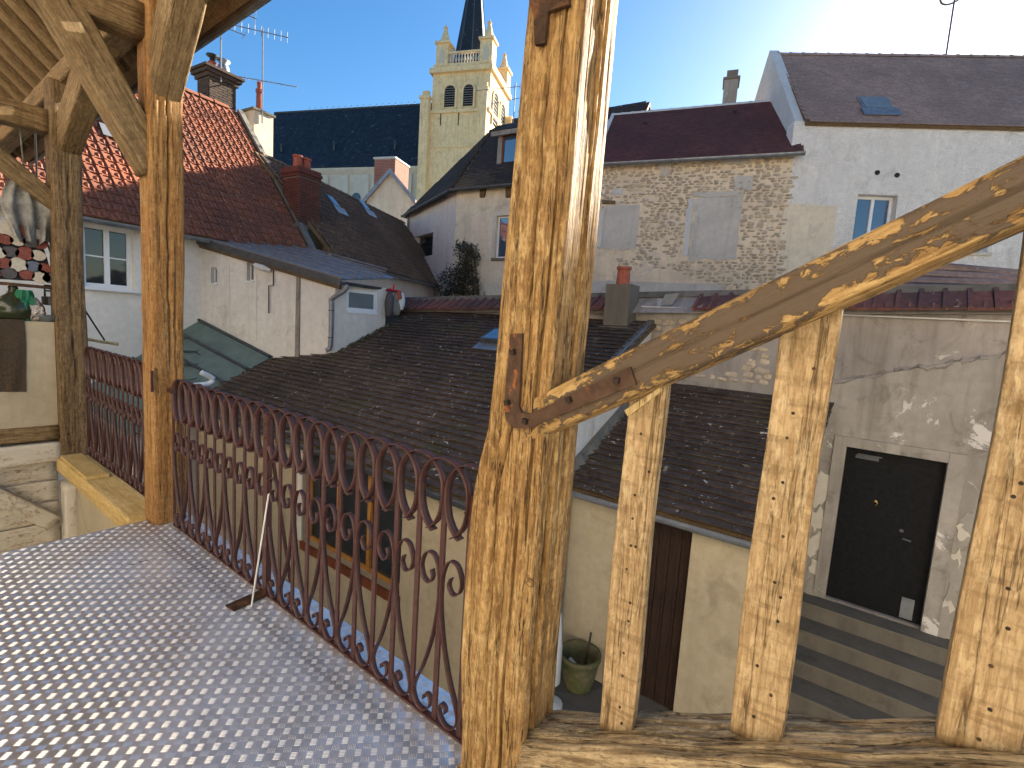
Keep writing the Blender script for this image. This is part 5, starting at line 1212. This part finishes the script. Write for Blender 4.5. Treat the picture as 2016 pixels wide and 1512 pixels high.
for (x, y) in ((1270, 247), (1446, 225)):
    u, D = fS.roofpx(x, y, 6.33, 45); p = rq(fS, 6.33, 45, u, D, .0)
    obj('vent_tile', MB().add([p-fS.u*.09+NS*.02, p+fS.u*.09+NS*.02, p+NS*.10, p+SS*.25+NS*.02], [(0, 1, 2), (1, 3, 2), (3, 0, 2)]), W['tblack'], sh)
fk2 = Fr(*(fS.P(0, 0, -2.3)[:2]), *fS.u[:2]); a = fk2.px(1424, 180); b = fk2.px(1458, 136)
k5 = thing('stone_house_chimney', fk2.P(a[0], 8, 0), 'weathered grey chimney on the ridge of the rubble stone house', 'chimney')
obj('stack', MB().prism([fk2.P(a[0], 7.6, 0), fk2.P(b[0]-.02, 7.6, 0), fk2.P(b[0]-.02, 7.6, -.6), fk2.P(a[0], 7.6, -.6)], V3(0, 0, b[1]-.25-7.6)), W['grey'], k5)
obj('cap', MB().prism([fk2.P(a[0]-.04, b[1]-.248, .04), fk2.P(b[0]+.02, b[1]-.248, .04), fk2.P(b[0]+.02, b[1]-.248, -.64), fk2.P(a[0]-.04, b[1]-.248, -.64)], V3(0, 0, .06)).prism([fk2.P(a[0]+.05, b[1]-.186, 0), fk2.P(b[0]-.05, b[1]-.186, 0), fk2.P(b[0]-.05, b[1]-.186, -.6), fk2.P(a[0]+.05, b[1]-.186, -.6)], V3(0, 0, .19)), W['concrete'], k5)
# ------------------------------------------------------------------ white roughcast house
fQ = Fr(-2.61, 14.17, .85, .527); LQ = 9.5
qh = thing('roughcast_house', (0, 17, GZ), 'tall white roughcast house with a flare-paled tile roof and recessed casement window', 'house')
a = fQ.px(1690, 382); hQ = (a[0], a[0]+.92, a[1]-1.3, a[1])
a2 = fQ.px(1880, 385); hQ2 = (a2[0], a2[0]+.92, a2[1]-1.3, a2[1])
wall('wall', fQ, -.02, LQ, GZ, 6.95, .4, W['rough'], qh, holes=[hQ, hQ2])
for h in (hQ, hQ2): window(fQ, qh, *h, .2, W['pvc'], W['glassblue'], n=2, fw=.065, sill=(.06, .08, .08), sillmat=W['limewhite'])
OQ, SQ, NQ, rQ = pitched(qh, fQ, .22, LQ+.2, 7.0, 48, 2.45, W['twhouse'], flat_tile(.165, .2), .165, .108, W['board'], over=.10, near=0, gut=False)
RQ = OQ+SQ*rQ; ridge_caps(qh, RQ, RQ+fQ.u*9.4, W['twhouse'], .10, .34)
g = [fQ.P(.02, 6.9, .0), fQ.P(.02, 9.85, -2.45), fQ.P(.02, 6.9, -4.9)]
obj('gable_wall', MB().prism(g, fQ.u*.26), W['mortarwhite'], qh)
obj('gable_base', MB().prism([fQ.P(.02, GZ, -.41), fQ.P(.02, 6.9, -.41), fQ.P(.02, 6.9, -4.9), fQ.P(.02, GZ, -4.9)], fQ.u*.3), W['rough'], qh)
u_, D_ = fQ.roofpx(1720, 220, 7.0, 48); roof_window(qh, fQ, 7.0, 48, u_-.25, u_+.45, D_, D_+.42, .05, W['frost'], W['zinc'])
r_ = (fQ.px(1543, 402), fQ.px(1628, 560))
obj('render_patch', MB().prism([fQ.P(r_[0][0], 1.8, .001), fQ.P(r_[1][0], 1.8, .001), fQ.P(r_[1][0], r_[0][1], .001), fQ.P(r_[0][0], r_[0][1]+.03, .001)], fQ.n*.02), W['creamhouse'], qh)
for (x, y) in ((1727, 340), (1766, 345)): obj('anchor_plate', MB().lathe([(.06, 0), (.055, .02), (0, .03)], fQ.P(*fQ.px(x, y), .0), 12, fQ.n), W['blackmetal'], qh)
uu = (on_plane((1862, 112), RQ, fQ.n)-RQ)@fQ.u; mb0 = RQ+fQ.u*uu+V3(0, 0, -.1)
mt = thing('ring_aerial', mb0, 'slender mast with a ring aerial on the flare-paled tile ridge', 'antenna')
obj('mast', MB().tube([mb0, mb0+V3(0, 0, 2.5)], .025, 6), W['zincdark'], mt)
tp_ = mb0+V3(0, 0, 1.85); th = np.linspace(0, 2*math.pi, 25)
obj('ring', MB().tube([tp_+fQ.u*.32*math.cos(t)+fQ.n*.32*math.sin(t)+V3(0, 0, .2*math.sin(t)) for t in th], .026, 5, False).tube([tp_-fQ.u*.2, tp_+fQ.u*.2], .014, 5), W['zincdark'], mt)
# low roof behind the coping on the right
ol = thing('low_tiled_lean_to', (.3, 9.5, GZ), 'low dark lean-to roof with a metal sheet behind the courtyard wall coping', 'roof')
pq = lambda x, y, Y: onY(x, y, Y)
a, b, c, d = pq(1690, 585, 8.6), pq(2120, 585, 8.6), pq(2120, 540, 10.2), pq(1800, 512, 10.2)
obj('roof_slope', MB().prism([a, b, c, d], (0, 0, -.08)), W['twhouse'], ol)
for i in range(5):
    t = i/5; p0 = a+(d-a)*t; p1 = b+(c-b)*t; obj('tile_course', MB().prism([p0+V3(0,0,.001), p1+V3(0,0,.001), p1+V3(0, .05, .05), p0+V3(0, .05, .05)], V3(0, .0, .03)), W['twhouse'], ol)
obj('metal_sheet', MB().prism([d+V3(-.6, -.3, -.12), d+V3(.7, -.6, -.0), d+V3(.8, -.3, .1), d+V3(-.3, .0, .06)], (0, 0, .02)), W['zinc'], ol)
obj('support_wall', MB().prism([V3(a[0], 8.7, GZ), V3(b[0], 8.7, GZ), V3(b[0], 8.7, min(a[2], b[2])-.05), V3(a[0], 8.7, min(a[2], b[2])-.05)], (0, 1.4, 0)), W['grey'], ol)
# ------------------------------------------------------------------ small gabled house and pale brick chimney in front of the church
o24 = CAM+ray(765, 380)*25; fG = Fr(o24[0], o24[1], .796, .605)
gh = thing('small_gabled_house', fG.P(0, GZ), 'small weathered gable with zinc verges below the church wall', 'house')
gp = [fG.px(*p) for p in ((722, 395), (769, 340), (812, 392))]
obj('gable', MB().prism([fG.P(gp[0][0], 2), fG.P(gp[2][0], 2), fG.P(*gp[2]), fG.P(*gp[1]), fG.P(*gp[0])], -fG.n*.4), W['creamhouse'], gh)
for k, (p, q_) in enumerate(((gp[0], gp[1]), (gp[1], gp[2]))):
    A = fG.P(p[0]-(.2 if k == 0 else 0), p[1]-(.22 if k == 0 else 0), .15); B = fG.P(q_[0]+(.2 if k else 0), q_[1]-(.22 if k else 0), .15)
    obj('roof_slope', MB().prism([A+V3(0,0,.02), B+V3(0,0,.02), B-fG.n*5+V3(0,0,.02), A-fG.n*5+V3(0,0,.02)], V3(0, 0, .14)), W['tred'], gh)
    obj('zinc_verge', MB().prism([A+fG.n*.012+V3(0,0,-.08), B+fG.n*.012+V3(0,0,-.08), B+fG.n*.012+V3(0,0,.18), A+fG.n*.012+V3(0,0,.18)], fG.n*.04), W['zinc'], gh)
o27 = CAM+ray(765, 340)*27; fH = Fr(o27[0], o27[1], .93, .36)
a = fH.px(736, 372); b = fH.px(778, 312)
k6 = thing('pale_brick_chimney', fH.P((a[0]+b[0])/2, a[1]-2), 'broad pink brick chimney stack in front of the blue slate church roof', 'chimney')
fH2 = Fr(*(fH.P(0, 0, 0)[:2]), .93, .36)
brick_stack(k6, fH2, a[0], b[0], -1.5, 0, a[1]-1.5, b[1], W['brickpale'], W['mortarwhite'], .24, .08)
obj('cap', MB().prism([fH.P(a[0]-.06, b[1]+.002, .06), fH.P(b[0]+.06, b[1]+.002, .06), fH.P(b[0]+.06, b[1]+.002, -1.56), fH.P(a[0]-.06, b[1]+.002, -1.56)], V3(0, 0, .09)), W['mortarwhite'], k6)

# ------------------------------------------------------------------ church
cd = 66.0; oc = CAM+ray(960, 250)*cd
fT = Fr(oc[0], oc[1], .926, .378); fT2 = Fr(oc[0], oc[1], -.378, .926)
cu = thing('church', fT.P(-4, GZ), 'pale limestone church tower with a slate spire and long slate nave roof', 'church')
tu = lambda x, y: fT.px(x, y)
uL = tu(834, 300)[0]; TW = -uL; zb1 = tu(900, 216)[1]; zb2 = tu(900, 142)[1]; zb3 = tu(905, 124)[1]; zb4 = tu(905, 101)[1]
uLb = tu(851, 170)[0]
def block(name, u0, u1, z0, z1, d0, d1, m='limestone', parent=cu): return obj(name, MB().prism([fT.P(u0, z0, d0), fT.P(u1, z0, d0), fT.P(u1, z0, d1), fT.P(u0, z0, d1)], V3(0, 0, z1-z0)), W[m], parent)
DT = 9.0
def louvred(fr, u0, u1, z0, z1, nm='louvre_window'):
    uc_, r = (u0+u1)/2, (u1-u0)/2; zs = z1-r
    arch = lambda rr, d: [fr.P(uc_-rr, z0, d), fr.P(uc_+rr, z0, d)]+[fr.P(uc_+rr*math.cos(t), zs+rr*math.sin(t), d) for t in np.linspace(0, math.pi, 11)]
    o = obj(nm, MB().prism(arch(r, .02), fr.n*.02), W['black'], cu)
    ring = arch(r+.28, .0)[2:]; inner = arch(r, .0)[2:]
    mbr = MB()
    for i in range(10): mbr.prism([ring[i]+fr.n*.02, ring[i+1]+fr.n*.02, inner[i+1]+fr.n*.02, inner[i]+fr.n*.02], fr.n*.18)
    mbr.prism([fr.P(uc_-r-.28, z0-.3, .02), fr.P(uc_-r, z0-.3, .02), fr.P(uc_-r, zs, .02), fr.P(uc_-r-.28, zs, .02)], fr.n*.18); mbr.prism([fr.P(uc_+r, z0-.3, .02), fr.P(uc_+r+.28, z0-.3, .02), fr.P(uc_+r+.28, zs, .02), fr.P(uc_+r, zs, .02)], fr.n*.18)
    obj('surround', mbr, W['limestone'], o)
    n = 9
    for i in range(n):
        z = z0+.15+(z1-z0-.3)*i/(n-1); w = r if z < zs else math.sqrt(max(.01, r*r-(z-zs)**2))
        obj('slat', MB().prism([fr.P(uc_-w, z-.02, .18), fr.P(uc_+w, z-.02, .18), fr.P(uc_+w, z+.10, .05), fr.P(uc_-w, z+.10, .05)], V3(0, 0, .05)), W['greywood'], o)
block('tower_wall', uL, 0, GZ, zb1, 0, -DT)
block('belfry_wall', uLb, -.0, zb1+.001, zb2, -.12, -DT+.3)
block('cornice', uL+.5, .35, zb2+.001, zb2+.6, .35, -DT+.1); block('string_course', uL-.1, .2, zb1-.4, zb1+.05, .22, -DT-.1)
block('string_course', uL-.05, .12, tu(900, 288)[1]-.15, tu(900, 288)[1]+.15, .12, -DT-.05)
block('parapet', uLb+.1, .15, zb2+.61, zb3, .1, -DT+.3)
for (x0, y0, x1, y1) in ((874, 210, 897, 167), (911, 208, 933, 165)): a = tu(x0, y0); b = tu(x1, y1); louvred(Fr(*(fT.P(0, 0, -.12)[:2]), *fT.u[:2]), a[0], b[0], a[1], b[1])
for k in (0, 1):
    louvred(fT2, 1.4+3.3*k, 3.6+3.3*k, tu(960, 232)[1], tu(960, 172)[1]+.3)
for (ua_b, zt_) in ((uL-.45, tu(842, 188)[1]), (-1.3, tu(948, 172)[1])):
    block('buttress', ua_b, ua_b+1.25, GZ, zt_-.7, .75, .002); block('buttress_cap', ua_b-.12, ua_b+1.37, zt_-.7, zt_-.3, .9, .0); block('buttress_slope', ua_b+.15, ua_b+1.1, zt_-.3, zt_+.4, .5, .0)
obj('buttress', MB().prism([fT2.P(DT-1.5, GZ, 0), fT2.P(DT, GZ, 0), fT2.P(DT, GZ, 1.0), fT2.P(DT-1.5, GZ, 1.0)], V3(0, 0, zb1+2-GZ)), W['limestone'], cu)
for x in (867, 902): a = tu(x, 247); b = tu(x, 219); block('slit', a[0]-.07, a[0]+.07, a[1], b[1], .02, .0, 'black')
# balustrade
a0 = tu(879, 112)[0]; a1 = tu(951, 112)[0]
bal = block('balustrade_rail', a0-.1, a1+.1, zb4-.25, zb4, .12, -.2)
nbal = 13
for i in range(nbal):
    u = a0+(a1-a0)*(i+.5)/nbal; obj('baluster', MB().lathe([(.12, 0), (.08, .15), (.16, .45), (.07, .9), (.12, max(1.0, zb4-.25-zb3))], fT.P(u, zb3, -.04), 8), W['limewhite'], bal)
def pinnacle(u, d, z0, w, hb, hc):
    o = block('pinnacle', u-w/2, u+w/2, z0, z0+hb, d+w/2, d-w/2)
    block('pinnacle_cornice', u-w*.62, u+w*.62, z0+hb, z0+hb+.3, d+w*.62, d-w*.62, parent=o)
    c = fT.P(u, z0+hb+.3, d); obj('pinnacle_cone', MB().lathe([(w*.46, 0), (w*.12, hc*.85), (w*.2, hc*.88), (w*.05, hc), (0, hc+.4)], c, 8), W['limestone'], o)
    for f_, s_ in ((fT.n, fT.u), (fT.u, -fT.n)): obj('niche', MB().prism([fT.P(u, z0, d)+f_*(w/2+.001)+s_*x+V3(0,0,z) for x, z in ((-w*.22, .4), (w*.22, .4), (w*.22, hb*.6), (0, hb*.85), (-w*.22, hb*.6))], f_*.03), W['limewhite'], o)
zp = zb3-.3
pinnacle(tu(871, 110)[0], -.7, zp, 1.7, tu(871, 87)[1]-zp, tu(871, 50)[1]-tu(871, 87)[1])
pinnacle(-.75, -.7, zp, 1.7, tu(960, 78)[1]-zp, tu(960, 40)[1]-tu(960, 78)[1])
pinnacle(-.75, -DT+1.2, zp, 1.7, tu(960, 84)[1]-zp, tu(960, 46)[1]-tu(960, 84)[1]); pinnacle(tu(871, 110)[0], -DT+1.2, zp, 1.7, tu(871, 87)[1]-zp, tu(871, 50)[1]-tu(871, 87)[1])
sc_ = fT.P((uLb)/2-.3, zb3-.5, -DT/2+.4); hs = 18; mbs = MB(); R8 = 2.7
ring = [sc_+(fT.u*math.cos(t)+fT.n*math.sin(t))*R8 for t in np.linspace(0, 2*math.pi, 8, endpoint=False)+math.pi/8]; ap = sc_+V3(0, 0, hs)
top = [ap+(p-sc_)*.03 for p in ring]
mbs.add(ring+top, [(i, (i+1) % 8, 8+(i+1) % 8, 8+i) for i in range(8)]+[tuple(range(8, 16)), tuple(range(8))[::-1]])
spire = obj('spire', mbs, W['slate'], cu)
for i in range(8): obj('spire_rib', MB().tube([ring[i], top[i]], [.10, .05], 5), W['zincdark'], spire)
# nave
fN = Fr(*(fT.P(uL-.5, 0, -.6)[:2]), -.926, -.378)
ze_n = fN.px(830, 328)[1]; uN1 = fN.px(480, 330)[0]
uR, DN = fN.roofpx(836, 216, ze_n, 58)
wall('nave_wall', fN, -.4, uN1, GZ, ze_n, .8, W['limewhite'], cu)
Sn, Nn = axes(fN, 58); A = fN.P(-.45, ze_n, .5)-Sn*.0; rn_ = DN/math.cos(math.radians(58))+.9
rf = obj('nave_roof', MB().prism([A, A+fN.u*(uN1+.5), A+fN.u*(uN1+.5)+Sn*rn_, A+Sn*rn_], -Nn*.3), W['slate'], cu)
Sb = fN.n*math.cos(math.radians(58))+V3(0, 0, math.sin(math.radians(58)))
obj('nave_roof_back', MB().prism([A+Sn*rn_, A+fN.u*(uN1+.5)+Sn*rn_, A+fN.u*(uN1+.5)+Sn*rn_-Sb*rn_, A+Sn*rn_-Sb*rn_], V3(0, 0, -.3)), W['slate'], cu)
items = []; ng = .45
for j in range(int(rn_/ng)):
    for i in range(int((uN1+.4)/1.2)): items.append((A+fN.u*(.6+1.2*i+random.uniform(-.1, .1))+Sn*(j*ng)+Nn*.002, fN.u, Sn, Nn))
pieces(rf, 'slate_course', items, flat_tile(1.2, .55, .03, .045), W['slate'], 'slates', near=0)
obj('nave_ridge', MB().tube([A+Sn*rn_, A+fN.u*(uN1+.5)+Sn*rn_], .16, 6), W['zincdark'], rf)
for i in range(22): p = A+fN.u*(.8+i*1.1)+Sn*rn_; obj('ridge_crest', MB().lathe([(.07, .1), (.03, .3), (.09, .42), (0, .55)], p, 6), W['zincdark'], rf)
obj('nave_cornice', MB().prism([fN.P(-.4, ze_n-.7, .002), fN.P(uN1, ze_n-.7, .002), fN.P(uN1, ze_n-.02, .45), fN.P(-.4, ze_n-.02, .45)], V3(0, 0, -.25)), W['limewhite'], cu)
for i in range(8): 
    u = 1.3+i*3.4; obj('pilaster', MB().prism([fN.P(u, GZ, .002), fN.P(u+.9, GZ, .002), fN.P(u+.9, GZ, .35), fN.P(u, GZ, .35)], V3(0, 0, ze_n-1.0-GZ)), W['limewhite'], cu)
    c_ = u+2.15; arch = [fN.P(c_-.75, ze_n-9, .01), fN.P(c_+.75, ze_n-9, .01)]+[fN.P(c_+.75*math.cos(t), ze_n-4.2+.75*math.sin(t), .01) for t in np.linspace(0, math.pi, 9)]
    obj('nave_window', MB().prism(arch, fN.n*.03), W['glass'], cu)
for (x, y) in ((558, 300), (661, 296), (780, 295)):
    u, D = fN.roofpx(x, y+5, ze_n, 58); p = rq(fN, ze_n, 58, u, D, .5)
    obj('roof_vent', MB().lathe([(.14, 0), (.12, .8), (.26, .9), (.2, 1.1), (0, 1.4)], p, 8), W['zincdark'], rf)
# ------------------------------------------------------------------ unseen house added behind the gallery to bounce sunlight
fR = Fr(-15, -6.4, 1, 0); fR.n = V3(0, 1, 0)
rh = thing('light_bounce_house', (-2, -7, GZ), 'unseen long white house added behind the gallery to bounce sunlight, with three rows of windows', 'house')
rwin = [(u, u+1.0, z, z+1.5) for u in (2.0, 5.2, 8.4, 11.6, 14.8, 18.0, 21.2) for z in (-1.4, 1.9, 5.2)]
wall('wall', fR, 0, 25, GZ, 8.8, .4, W['bouncewhite'], rh, holes=rwin)
for h in rwin: window(fR, rh, *h, .14, W['pvc'], W['glass'], n=2, fw=.07, sill=(.05, .06, .07))
obj('roof', MB().prism([V3(-15.3, -6.0, 8.8), V3(-15.3, -10.4, 12.6), V3(-15.3, -14.8, 8.8)], (25.6, 0, 0)), W['tdark'], rh)
obj('end_wall', MB().bx(-15, -14.6, -14.4, -6.81, GZ, 8.79).bx(9.6, 10, -14.4, -6.81, GZ, 8.79), W['bouncewhite'], rh)
